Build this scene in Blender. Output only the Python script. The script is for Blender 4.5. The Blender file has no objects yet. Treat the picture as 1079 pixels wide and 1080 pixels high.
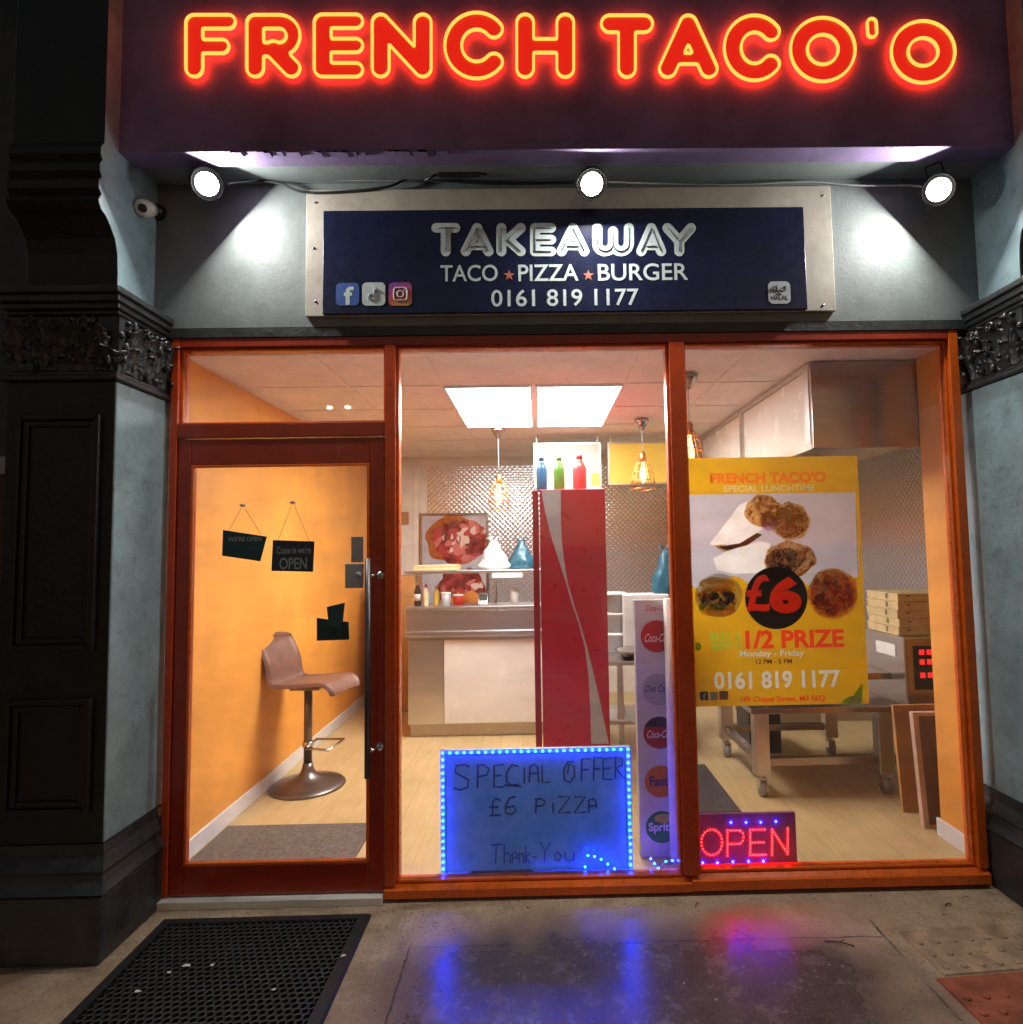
import bpy, bmesh, math, random
import numpy as np
from mathutils import Vector, Matrix, noise
random.seed(7)
PI = math.pi
R = math.radians
sc = bpy.context.scene
col = sc.collection

# ------------------------------------------------------------------ camera
FPX, PITCH, ROLL, YAW, CX = 638.1, R(3.563), R(.909), R(.759), 576.1
CAM = np.array([0, -2.64, 1.46])
_F = np.array([math.sin(YAW) * math.cos(PITCH), math.cos(YAW) * math.cos(PITCH), math.sin(PITCH)])
_R = np.array([math.cos(YAW), -math.sin(YAW), 0.])
_U = np.cross(_R, _F)
_R, _U = math.cos(ROLL) * _R - math.sin(ROLL) * _U, math.sin(ROLL) * _R + math.cos(ROLL) * _U
cam_d = bpy.data.cameras.new('camera')
cam = bpy.data.objects.new('camera', cam_d)
col.objects.link(cam)
cam.matrix_world = Matrix(((_R[0], _U[0], -_F[0], CAM[0]), (_R[1], _U[1], -_F[1], CAM[1]), (_R[2], _U[2], -_F[2], CAM[2]), (0, 0, 0, 1)))
cam_d.sensor_width = 36
cam_d.lens = 36 * FPX / 1079
cam_d.shift_x = -(CX - 539.5) / 1079
cam_d.clip_end = 5000
cam_d.clip_start = .05
sc.camera = cam

# ------------------------------------------------------------------ night sky, exposure
w = bpy.data.worlds.new('World')
sc.world = w
w.use_nodes = True
nt = w.node_tree
sky = nt.nodes.new('ShaderNodeTexSky')
sky.sky_type = 'NISHITA'
sky.sun_disc = False
sky.sun_elevation = R(.1)
sky.sun_rotation = R(160)
bg = nt.nodes['Background']
nt.links.new(sky.outputs[0], bg.inputs[0])
bg.inputs[1].default_value = .14
sc.view_settings.view_transform = 'Standard'
sc.view_settings.look = 'None'
sc.view_settings.exposure = 0
sc.view_settings.gamma = 1
sc.cycles.max_bounces = 10
sc.cycles.transparent_max_bounces = 16
sc.cycles.sample_clamp_indirect = 6
sc.cycles.use_denoising = True

LAMP_W = 18.0
PANEL_E = 34.0

def _ray(a, b):
    return (a - CX) / FPX * _R - (b - 540) / FPX * _U + _F
def onY(a, b, y):
    d = _ray(a, b)
    return CAM + (y - CAM[1]) / d[1] * d
def P(a, b, y):
    p = onY(a, b, y)
    return float(p[0]), float(p[2])

# ------------------------------------------------------------------ materials
def _new(name):
    m = bpy.data.materials.new(name)
    m.use_nodes = True
    n = m.node_tree
    return m, n, n.nodes['Principled BSDF']
def _math(n, op, a, b=None):
    x = n.nodes.new('ShaderNodeMath')
    x.operation = op
    for i, v in enumerate((a, b)):
        if v is None: continue
        if isinstance(v, (int, float)): x.inputs[i].default_value = v
        else: n.links.new(v, x.inputs[i])
    return x.outputs[0]
def _noise(n, vec, scale, detail=5, rough=.6):
    x = n.nodes.new('ShaderNodeTexNoise')
    x.inputs['Scale'].default_value = scale
    x.inputs['Detail'].default_value = detail
    x.inputs['Roughness'].default_value = rough
    n.links.new(vec, x.inputs['Vector'])
    return x.outputs['Fac']
def _ramp(n, fac, stops):
    x = n.nodes.new('ShaderNodeValToRGB')
    e = x.color_ramp.elements
    while len(e) < len(stops): e.new(.5)
    for i, (p, c) in enumerate(stops):
        e[i].position = p
        e[i].color = (*c, 1) if len(c) == 3 else c
    n.links.new(fac, x.inputs[0])
    return x.outputs[0]
def _mix(n, fac, a, b, mode='MIX'):
    x = n.nodes.new('ShaderNodeMix')
    x.data_type = 'RGBA'
    x.blend_type = mode
    for sock, v in ((x.inputs[0], fac), (x.inputs[6], a), (x.inputs[7], b)):
        if isinstance(v, (int, float)): sock.default_value = v
        elif isinstance(v, tuple): sock.default_value = (*v, 1)
        else: n.links.new(v, sock)
    return x.outputs[2]
def _bump(n, b, height, strength=.3, dist=.01):
    x = n.nodes.new('ShaderNodeBump')
    x.inputs['Strength'].default_value = strength
    x.inputs['Distance'].default_value = dist
    n.links.new(height, x.inputs['Height'])
    n.links.new(x.outputs[0], b.inputs['Normal'])
def _coord(n):
    g = n.nodes.new('ShaderNodeNewGeometry')
    return g.outputs['Position']
def _sep(n, v):
    s = n.nodes.new('ShaderNodeSeparateXYZ')
    n.links.new(v, s.inputs[0])
    return s.outputs
def pm(name, c, rough=.5, metal=0, var=.12, scale=9, bump=0, bscale=180, bdist=.003, coat=0, rvar=.12, dirt=0, dirtc=(.03, .027, .022), trans=0):
    """paint, plastic, cloth or metal with uneven colour and gloss"""
    m, n, b = _new(name)
    v = _coord(n)
    f = _noise(n, v, scale)
    lo = tuple(max(0, x * (1 - var * 2)) for x in c)
    hi = tuple(min(1, x * (1 + var * 2)) for x in c)
    k = _ramp(n, f, [(.25, lo), (.75, hi)])
    if dirt:
        d = _noise(n, v, scale * 2.3, 8, .75)
        k = _mix(n, _ramp(n, d, [(.52, (0, 0, 0)), (.75, (dirt, dirt, dirt))]), k, dirtc)
    n.links.new(k, b.inputs['Base Color'])
    g = _noise(n, v, scale * 4)
    n.links.new(_math(n, 'ADD', _math(n, 'MULTIPLY', g, rvar * 2), rough - rvar), b.inputs['Roughness'])
    b.inputs['Metallic'].default_value = metal
    b.inputs['Coat Weight'].default_value = coat
    if trans: b.inputs['Transmission Weight'].default_value = trans
    if bump: _bump(n, b, _noise(n, v, bscale, 4), bump, bdist)
    return m
def flat(name, c, rough=.55):
    return pm(name, c, rough, var=.05, scale=30, rvar=.05)
def emit(name, c, s, base=(.02, .02, .02)):
    m, n, b = _new(name)
    b.inputs['Base Color'].default_value = (*base, 1)
    b.inputs['Emission Color'].default_value = (*c, 1)
    b.inputs['Emission Strength'].default_value = s
    b.inputs['Roughness'].default_value = .4
    return m
def glass_mat():
    m = bpy.data.materials.new('window_glass')
    m.use_nodes = True
    n = m.node_tree
    n.nodes.clear()
    o = n.nodes.new('ShaderNodeOutputMaterial')
    t = n.nodes.new('ShaderNodeBsdfTransparent')
    t.inputs[0].default_value = (.985, .99, .985, 1)
    g = n.nodes.new('ShaderNodeBsdfGlossy')
    g.inputs['Roughness'].default_value = .02
    fr = n.nodes.new('ShaderNodeFresnel')
    fr.inputs[0].default_value = 1.45
    mx = n.nodes.new('ShaderNodeMixShader')
    n.links.new(fr.outputs[0], mx.inputs[0])
    n.links.new(t.outputs[0], mx.inputs[1])
    n.links.new(g.outputs[0], mx.inputs[2])
    # a thin smeary film of dust
    d = n.nodes.new('ShaderNodeBsdfDiffuse')
    d.inputs[0].default_value = (.6, .6, .62, 1)
    mx2 = n.nodes.new('ShaderNodeMixShader')
    mp = n.nodes.new('ShaderNodeMapping')
    mp.inputs['Rotation'].default_value = (0, R(35), 0)
    mp.inputs['Scale'].default_value = (1, 1, 3.5)
    n.links.new(_coord(n), mp.inputs[0])
    f = _noise(n, mp.outputs[0], 2.6, 7)
    n.links.new(_math(n, 'MULTIPLY', _math(n, 'POWER', f, 2.2), .2), mx2.inputs[0])
    n.links.new(mx.outputs[0], mx2.inputs[1])
    n.links.new(d.outputs[0], mx2.inputs[2])
    n.links.new(mx2.outputs[0], o.inputs[0])
    return m
def steel_plate():
    """embossed diamond sheet"""
    m, n, b = _new('embossed_steel')
    v = _coord(n)
    s = _sep(n, v)
    u = _math(n, 'ADD', s[0], s[1])
    k = PI / .052
    a = _math(n, 'SINE', _math(n, 'MULTIPLY', _math(n, 'ADD', u, s[2]), k))
    c = _math(n, 'SINE', _math(n, 'MULTIPLY', _math(n, 'SUBTRACT', u, s[2]), k))
    h = _math(n, 'ABSOLUTE', _math(n, 'MULTIPLY', a, c))
    b.inputs['Metallic'].default_value = .8
    n.links.new(_ramp(n, h, [(0, (.62, .62, .63)), (.6, (.84, .84, .85))]), b.inputs['Base Color'])
    b.inputs['Roughness'].default_value = .22
    _bump(n, b, h, .4, .005)
    return m
def wood_floor():
    m, n, b = _new('floor_boards')
    v = _coord(n)
    br = n.nodes.new('ShaderNodeTexBrick')
    mp = n.nodes.new('ShaderNodeMapping')
    mp.inputs['Rotation'].default_value = (0, 0, R(90))
    n.links.new(v, mp.inputs[0])
    n.links.new(mp.outputs[0], br.inputs['Vector'])
    br.inputs['Color1'].default_value = (.56, .39, .17, 1)
    br.inputs['Color2'].default_value = (.68, .49, .24, 1)
    br.inputs['Mortar'].default_value = (.36, .24, .1, 1)
    br.inputs['Scale'].default_value = 1
    br.inputs['Brick Width'].default_value = 1.2
    br.inputs['Row Height'].default_value = .15
    br.inputs['Mortar Size'].default_value = .0018
    br.inputs['Mortar Smooth'].default_value = .3
    mp2 = n.nodes.new('ShaderNodeMapping')
    mp2.inputs['Scale'].default_value = (14, 1.2, 1)
    n.links.new(v, mp2.inputs[0])
    g = _noise(n, mp2.outputs[0], 3, 8, .7)
    k = _mix(n, .35, br.outputs['Color'], _ramp(n, g, [(.3, (.42, .27, .1)), (.7, (.78, .6, .34))]))
    n.links.new(k, b.inputs['Base Color'])
    b.inputs['Roughness'].default_value = .38
    return m
def brushed(name, c=(.62, .61, .6), rough=.3):
    m, n, b = _new(name)
    v = _coord(n)
    mp = n.nodes.new('ShaderNodeMapping')
    mp.inputs['Scale'].default_value = (3, 3, 160)
    n.links.new(v, mp.inputs[0])
    f = _noise(n, mp.outputs[0], 2, 6)
    n.links.new(_ramp(n, f, [(.3, tuple(x * .85 for x in c)), (.7, c)]), b.inputs['Base Color'])
    n.links.new(_math(n, 'ADD', _math(n, 'MULTIPLY', f, .2), rough - .08), b.inputs['Roughness'])
    b.inputs['Metallic'].default_value = 1
    _bump(n, b, _noise(n, v, 3.5, 2), .15, .02)
    return m
def pavement_mat():
    m, n, b = _new('worn_concrete_paving')
    v = _coord(n)
    s = _sep(n, v)
    big = _noise(n, v, 1.9, 9, .66)
    mid = _noise(n, v, 9, 9, .72)
    fine = _noise(n, v, 75, 6, .75)
    sub = lambda a, k: _math(n, 'MULTIPLY', _math(n, 'SUBTRACT', a, .5), k)
    dry = _ramp(n, mid, [(.3, (.24, .16, .095)), (.5, (.52, .385, .25)), (.7, (.72, .58, .41))])
    dry = _mix(n, _ramp(n, fine, [(.36, (.75, .75, .75)), (.5, (0, 0, 0))]), dry, (.12, .09, .06))
    moss = _ramp(n, _noise(n, v, 3.1, 8, .7), [(.48, (0, 0, 0)), (.68, (.4, .4, .4))])
    dry = _mix(n, moss, dry, (.27, .23, .10))
    baked_red = _ramp(n, _noise(n, v, 1.3, 6, .6), [(.4, (0, 0, 0)), (.62, (.6, .6, .6))])  # reddish patches: the neon's cast put into the dry colour
    dry = _mix(n, baked_red, dry, (.42, .27, .19))
    worn = _ramp(n, mid, [(.3, (.07, .047, .042)), (.5, (.105, .074, .066)), (.7, (.17, .125, .11))])
    worn = _mix(n, _ramp(n, fine, [(.30, (.75, .75, .75)), (.44, (0, 0, 0))]), worn, (.05, .04, .038))
    worn = _mix(n, _ramp(n, _noise(n, v, 140, 3, .6), [(.62, (0, 0, 0)), (.68, (.8, .8, .8))]), worn, (.45, .41, .38))
    # rain-soaked patch away from the wall, its edge broken up
    g = _math(n, 'MULTIPLY', _math(n, 'ADD', s[1], .10), -2.4)
    g = _math(n, 'MINIMUM', g, .75)
    xa = _math(n, 'ABSOLUTE', _math(n, 'SUBTRACT', s[0], .3))
    g = _math(n, 'SUBTRACT', g, _math(n, 'MULTIPLY', _math(n, 'MAXIMUM', _math(n, 'SUBTRACT', xa, .62), 0), 1.5))
    g = _math(n, 'ADD', g, _math(n, 'ADD', sub(big, 1.5), sub(mid, .7)))
    wet = _ramp(n, g, [(.05, (0, 0, 0)), (.6, (1, 1, 1))])
    k = _mix(n, wet, dry, worn)
    spots = n.nodes.new('ShaderNodeTexVoronoi')
    spots.inputs['Scale'].default_value = 13
    n.links.new(v, spots.inputs['Vector'])
    gum = _math(n, 'MULTIPLY', _ramp(n, spots.outputs['Distance'], [(.07, (1, 1, 1)), (.1, (0, 0, 0))]), _ramp(n, big, [(.5, (0, 0, 0)), (.55, (1, 1, 1))]))
    k = _mix(n, _math(n, 'MULTIPLY', gum, .45), k, (.4, .37, .34))
    # joints of the cast slabs
    def band(c, at, wdt):
        return _math(n, 'LESS_THAN', _math(n, 'ABSOLUTE', _math(n, 'SUBTRACT', _math(n, 'ADD', c, sub(mid, .03)), at)), wdt)
    def lim(c, lo, hi): return _math(n, 'MULTIPLY', _math(n, 'GREATER_THAN', c, lo), _math(n, 'LESS_THAN', c, hi))
    j1 = _math(n, 'MULTIPLY', band(s[1], -.30, .004), lim(s[0], -.50, 1.26))
    j2 = _math(n, 'MULTIPLY', band(s[0], -.50, .004), _math(n, 'LESS_THAN', s[1], -.30))
    j3 = _math(n, 'MULTIPLY', band(s[0], 1.27, .005), _math(n, 'LESS_THAN', s[1], -.2))
    jj = _math(n, 'MAXIMUM', _math(n, 'MAXIMUM', j1, j2), j3)
    jj = _math(n, 'MULTIPLY', jj, _ramp(n, _noise(n, v, 5, 5), [(.42, (.1, .1, .1)), (.55, (1, 1, 1))]))
    k = _mix(n, _math(n, 'MULTIPLY', jj, .85), k, (.02, .016, .014))
    n.links.new(k, b.inputs['Base Color'])
    rw = _ramp(n, mid, [(.25, (.21, .21, .21)), (.75, (.31, .31, .31))])
    n.links.new(_mix(n, wet, (.55, .55, .55), rw), b.inputs['Roughness'])
    b.inputs['Specular IOR Level'].default_value = 1
    h = _math(n, 'ADD', _math(n, 'MULTIPLY', fine, .3), mid)
    x = n.nodes.new('ShaderNodeBump')
    x.inputs['Distance'].default_value = .012
    n.links.new(_math(n, 'SUBTRACT', .42, _math(n, 'MULTIPLY', wet, .36)), x.inputs['Strength'])
    n.links.new(h, x.inputs['Height'])
    n.links.new(x.outputs[0], b.inputs['Normal'])
    return m

def paper(name, c, t=.5, var=.06, scale=12):
    # printed paper: lets part of the light behind it through
    m, n, b = _new(name)
    v = _coord(n)
    k = _ramp(n, _noise(n, v, scale), [(.25, tuple(x * (1 - var) for x in c)), (.75, tuple(min(1, x * (1 + var)) for x in c))])
    n.links.new(k, b.inputs['Base Color'])
    b.inputs['Roughness'].default_value = .45
    tr = n.nodes.new('ShaderNodeBsdfTranslucent')
    n.links.new(k, tr.inputs[0])
    mx = n.nodes.new('ShaderNodeMixShader')
    mx.inputs[0].default_value = t
    n.links.new(b.outputs[0], mx.inputs[1])
    n.links.new(tr.outputs[0], mx.inputs[2])
    n.links.new(mx.outputs[0], n.nodes['Material Output'].inputs[0])
    return m
M = {}
M['wall'] = pm('grey_blue_paint', (.19, .225, .235), .5, var=.12, scale=4, bump=.3, bscale=60, dirt=.35)
M['pil'] = pm('slate_blue_paint', (.28, .41, .46), .5, var=.14, scale=6, bump=.45, bscale=45, bdist=.006, dirt=.5)
M['black'] = pm('black_gloss_paint', (.035, .04, .044), .38, var=.3, scale=7, bump=.5, bscale=40, bdist=.006, dirt=.35, dirtc=(.1, .095, .085))
M['frontblack'] = pm('black_front_paint', (.011, .012, .013), .42, var=.3, scale=7, bump=.5, bscale=40, bdist=.006, dirt=.25, dirtc=(.04, .04, .035))  # unlit pilaster fronts: their shade put into the colour as near black
M['fascia'] = pm('dark_fascia_paint', (.21, .15, .32), .8, var=.2, scale=3, bump=.25, bscale=30, bdist=.004, dirt=.3)
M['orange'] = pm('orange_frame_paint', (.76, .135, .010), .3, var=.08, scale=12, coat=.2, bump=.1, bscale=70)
M['doorred'] = pm('red_brown_door_paint', (.34, .032, .010), .32, var=.1, scale=12, coat=.2, bump=.1, bscale=70)  # the frame's orange, darkened for the shade on door, head and transom
M['rust'] = pm('rust_red_frame_paint', (.56, .065, .010), .3, var=.08, scale=12, coat=.2, bump=.1, bscale=70)  # same orange, half darkened for the shade on left jamb and mullions
M['orangewall'] = pm('orange_emulsion', (.84, .36, .06), .5, var=.09, scale=2.2, bump=.25, bscale=70, dirt=.16, dirtc=(.4, .16, .04))
M['cream'] = pm('cream_paint', (.78, .72, .64), .5, var=.06, scale=5)
M['ceil'] = pm('ceiling_tile', (.82, .76, .68), .8, var=.05, scale=30, bump=.3, bscale=140)
M['white'] = pm('white_gloss', (.78, .77, .74), .35, var=.05, scale=8, dirt=.15, dirtc=(.4, .36, .3))
M['glass'] = glass_mat()
M['plate'] = steel_plate()
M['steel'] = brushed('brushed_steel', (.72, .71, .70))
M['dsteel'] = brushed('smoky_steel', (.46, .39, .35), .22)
M['chrome'] = pm('chrome', (.75, .74, .73), .14, 1, var=.03, rvar=.05)
M['floor'] = wood_floor()
M['pave'] = pavement_mat()
M['rubber'] = pm('black_rubber', (.022, .023, .026), .55, var=.2, scale=30, bump=.3, bscale=150, rvar=.15)
M['mat'] = pm('grey_brown_carpet', (.155, .125, .1), .9, var=.25, scale=60, bump=.6, bscale=400)
M['darkmat'] = pm('dark_carpet', (.07, .055, .055), .9, var=.25, scale=60, bump=.6, bscale=400)
M['blk'] = pm('black_plastic', (.018, .018, .02), .4, var=.15)
M['navy'] = pm('navy_sign_vinyl', (.008, .013, .05), .28, var=.15, scale=5, rvar=.06)
M['backing'] = pm('weathered_white_board', (.50, .47, .42), .6, var=.12, scale=5, dirt=.45, dirtc=(.2, .17, .13), bump=.2, bscale=50)
M['signwhite'] = flat('sign_white', (.62, .74, .76))
M['grey'] = flat('grey_ink', (.3, .36, .42))
M['inkdark'] = flat('dark_ink', (.02, .03, .05))
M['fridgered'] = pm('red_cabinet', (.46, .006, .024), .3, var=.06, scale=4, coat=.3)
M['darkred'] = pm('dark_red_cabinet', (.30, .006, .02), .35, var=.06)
M['silver'] = pm('silver_print', (.45, .44, .45), .4, var=.08)
M['brown'] = pm('brown_leatherette', (.22, .105, .07), .45, var=.15, scale=14, bump=.3, bscale=220)
M['stoolmetal'] = pm('bronzed_metal', (.24, .2, .18), .34, .9, var=.04, scale=3, rvar=.03)
M['yellow'] = paper('poster_yellow', (.80, .44, .012))
M['lilac'] = paper('poster_grey', (.62, .58, .64), .5, .12, 4)
M['printgrey'] = pm('print_grey', (.5, .47, .52), .5)
M['red'] = paper('poster_red', (.9, .06, .014), .55)
M['posterorange'] = paper('poster_orange', (.9, .2, .014), .55)
M['brightred'] = paper('bright_red_ink', (.95, .05, .02), .55)
M['green'] = paper('poster_green', (.3, .62, .05), .55)
M['pale'] = paper('pale_ink', (.8, .8, .74), .5)
M['paleyellow'] = paper('pale_yellow_ink', (.82, .66, .32), .5)
M['maroon'] = flat('maroon_ink', (.22, .02, .01))
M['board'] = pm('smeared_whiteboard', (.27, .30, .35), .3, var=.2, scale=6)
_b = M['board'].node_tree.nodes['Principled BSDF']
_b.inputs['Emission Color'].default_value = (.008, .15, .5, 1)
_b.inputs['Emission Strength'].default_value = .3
M['sgreen'] = pm('dark_teal_card', (.006, .045, .05), .5, var=.15)
M['chalk'] = flat('faint_chalk', (.28, .33, .32))
M['cable'] = pm('black_cable', (.015, .015, .017), .45)
M['cablewhite'] = pm('grey_cable', (.35, .35, .36), .45)
M['card'] = pm('kraft_card', (.62, .47, .24), .7, var=.08, scale=20)
M['ply'] = pm('warm_plywood', (.5, .25, .085), .5, var=.15, scale=6)
M['pinkwood'] = pm('pale_wood_edge', (.62, .42, .3), .5, var=.1)
M['panelbrown'] = pm('brown_panel', (.2, .125, .085), .6, var=.1)
M['tealbag'] = pm('teal_plastic_film', (.02, .09, .135), .3, var=.2, scale=30, bump=.6, bscale=30, bdist=.01)
M['whitebag'] = pm('white_plastic_film', (.7, .7, .68), .3, var=.08, scale=30, bump=.6, bscale=30, bdist=.01)
M['tac_red'] = pm('red_tactile_concrete', (.36, .10, .05), .55, var=.3, scale=9, bump=.5, bscale=90, bdist=.005, dirt=.7)
M['tac_buff'] = pm('pinkish_tactile_concrete', (.42, .29, .19), .55, var=.3, scale=9, bump=.5, bscale=90, bdist=.005, dirt=.8, dirtc=(.13, .12, .06))
M['asphalt'] = pm('asphalt', (.045, .045, .047), .5, var=.3, scale=40, bump=.6, bscale=200, bdist=.006)
M['brickwall'] = pm('painted_brick', (.05, .045, .05), .7, var=.2, scale=5, bump=.5, bscale=25)
M['tube'] = emit('neon_tube_glow', (1, .60, .085), 1.25)
M['neonred'] = emit('red_letter_face', (.86, .014, .004), .9)
M['neonback'] = emit('red_letter_back_glow', (1, .012, .006), 26)  # glow added on letter sides and backs to cast a red halo
M['led_blue'] = emit('blue_led', (.0015, .032, 1), 330)
M['led_deep'] = emit('deep_blue_led', (.002, .003, 1), 380)
M['led_red'] = emit('red_led', (1, .006, .006), 80)
M['led_white'] = emit('ceiling_panel_glow', (1, .98, .96), PANEL_E)
M['lampface'] = emit('floodlight_glow', (1, .97, .86), 40)
M['streetlight'] = emit('street_light_bowl', (1, .88, .68), 70)
M['bulb'] = emit('amber_bulb', (1, .45, .12), 9)
M['menu_w'] = emit('lit_menu_white', (1, .9, .7), .2, (.34, .32, .27))
M['menu_y'] = emit('lit_menu_yellow', (1, .55, .06), .4, (.42, .28, .04))
M['display'] = emit('red_display', (1, .02, .02), 1.3)
M['copper'] = pm('copper_wire', (.75, .3, .1), .35, 1, var=.05)
M['panelwhite'] = pm('opal_panel', (.80, .76, .70), .25, var=.03, scale=2)
M['amber'] = pm('amber_glass', (.7, .2, .03), .2, var=.1, trans=.6)

# printed pictures of food
def food(name, stops, scale, vor=True):
    m, n, b = _new(name)
    v = _coord(n)
    f = _noise(n, v, scale, 7, .7)
    if vor:
        x = n.nodes.new('ShaderNodeTexVoronoi')
        x.inputs['Scale'].default_value = scale * 1.6
        n.links.new(v, x.inputs['Vector'])
        f = _math(n, 'ADD', _math(n, 'MULTIPLY', f, .6), _math(n, 'MULTIPLY', x.outputs['Distance'], .55))
    k = _ramp(n, f, stops)
    n.links.new(k, b.inputs['Base Color'])
    b.inputs['Roughness'].default_value = .45
    tr = n.nodes.new('ShaderNodeBsdfTranslucent')
    n.links.new(k, tr.inputs[0])
    mx = n.nodes.new('ShaderNodeMixShader')
    mx.inputs[0].default_value = .65
    n.links.new(b.outputs[0], mx.inputs[1])
    n.links.new(tr.outputs[0], mx.inputs[2])
    n.links.new(mx.outputs[0], n.nodes['Material Output'].inputs[0])
    return m
M['meat'] = food('printed_meat', [(.3, (.16, .05, .035)), (.45, (.42, .17, .10)), (.58, (.68, .45, .33)), (.7, (.85, .74, .66))], 60)
M['crust'] = food('printed_crust', [(.3, (.5, .2, .05)), (.5, (.82, .45, .15)), (.7, (.92, .62, .28))], 50)
M['wrap'] = food('printed_wrap', [(.3, (.8, .74, .68)), (.6, (.92, .88, .84))], 14, False)
M['onion'] = food('printed_onion', [(.3, (.5, .2, .5)), (.6, (.75, .5, .75))], 60)
M['pizzapic'] = food('printed_pizza', [(.28, (.5, .05, .02)), (.42, (.8, .2, .07)), (.55, (.9, .45, .18)), (.7, (.9, .7, .4))], 38)
M['bun'] = food('printed_bun', [(.3, (.8, .42, .09)), (.6, (.95, .66, .22))], 20, False)
M['lettuce'] = food('printed_lettuce', [(.3, (.25, .5, .04)), (.6, (.6, .75, .18))], 40)
M['filling'] = food('printed_filling', [(.3, (.2, .1, .05)), (.45, (.7, .6, .42)), (.65, (.92, .86, .7))], 45)
M['roast'] = food('printed_roast', [(.3, (.12, .012, .01)), (.45, (.42, .035, .03)), (.58, (.58, .10, .05)), (.74, (.72, .42, .32))], 13, False)
M['chips'] = food('printed_chips', [(.3, (.5, .07, .01)), (.5, (.75, .24, .03)), (.7, (.8, .45, .12))], 16, False)

# ------------------------------------------------------------------ mesh building
def edge_loops(t, bold, box):
    # boundary edges of a word's flat faces, scaled into box
    vs, fs = text_geo(t, bold)
    cnt = {}
    for f in fs:
        for a, b in zip(f, f[1:] + f[:1]):
            k = (min(a, b), max(a, b))
            cnt[k] = cnt.get(k, 0) + 1
    a_ = np.array(vs)
    mn, mx = a_.min(0), a_.max(0)
    x0, z0, x1, z1 = box
    pts = [(x0 + (p[0] - mn[0]) / (mx[0] - mn[0]) * (x1 - x0), z0 + (p[1] - mn[1]) / (mx[1] - mn[1]) * (z1 - z0)) for p in vs]
    return pts, [k for k, c in cnt.items() if c == 1]
def even_odd(mb, vs, es, y, m=0):
    # triangles inside the loops, holes left open
    from mathutils.geometry import delaunay_2d_cdt
    r = delaunay_2d_cdt(vs, es, [], 0, 1e-7)
    V = np.array([(v.x, v.y) for v in r[0]])
    F = np.array([f for f in r[2] if len(f) == 3])
    C = V[F].mean(1)
    A = np.array([vs[a][:] for a, b in es]); B = np.array([vs[b][:] for a, b in es])
    px, pz = C[:, :1], C[:, 1:]
    cr = (A[:, 1] > pz) != (B[:, 1] > pz)
    with np.errstate(divide='ignore', invalid='ignore'):
        X = A[:, 0] + (pz - A[:, 1]) / (B[:, 1] - A[:, 1]) * (B[:, 0] - A[:, 0])
    keep = ((cr & (px < X)).sum(1) % 2) == 1
    mb.add([(v[0], y, v[1]) for v in V], [tuple(map(int, f)) for f in F[keep]], m)
def punched(mb, outline, words, y, m=0, polys=()):
    # flat sheet with the words cut out of it
    vs = [Vector(p) for p in outline]
    n = len(vs)
    es = [(i, (i + 1) % n) for i in range(n)]
    for t, bold, box in words:
        p, e = edge_loops(t, bold, box)
        o = len(vs)
        vs += [Vector(q) for q in p]
        es += [(a + o, b + o) for a, b in e]
    for pl in polys:
        o = len(vs)
        vs += [Vector(q) for q in pl]
        es += [(o + i, o + (i + 1) % len(pl)) for i in range(len(pl))]
    even_odd(mb, vs, es, y, m)
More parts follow.
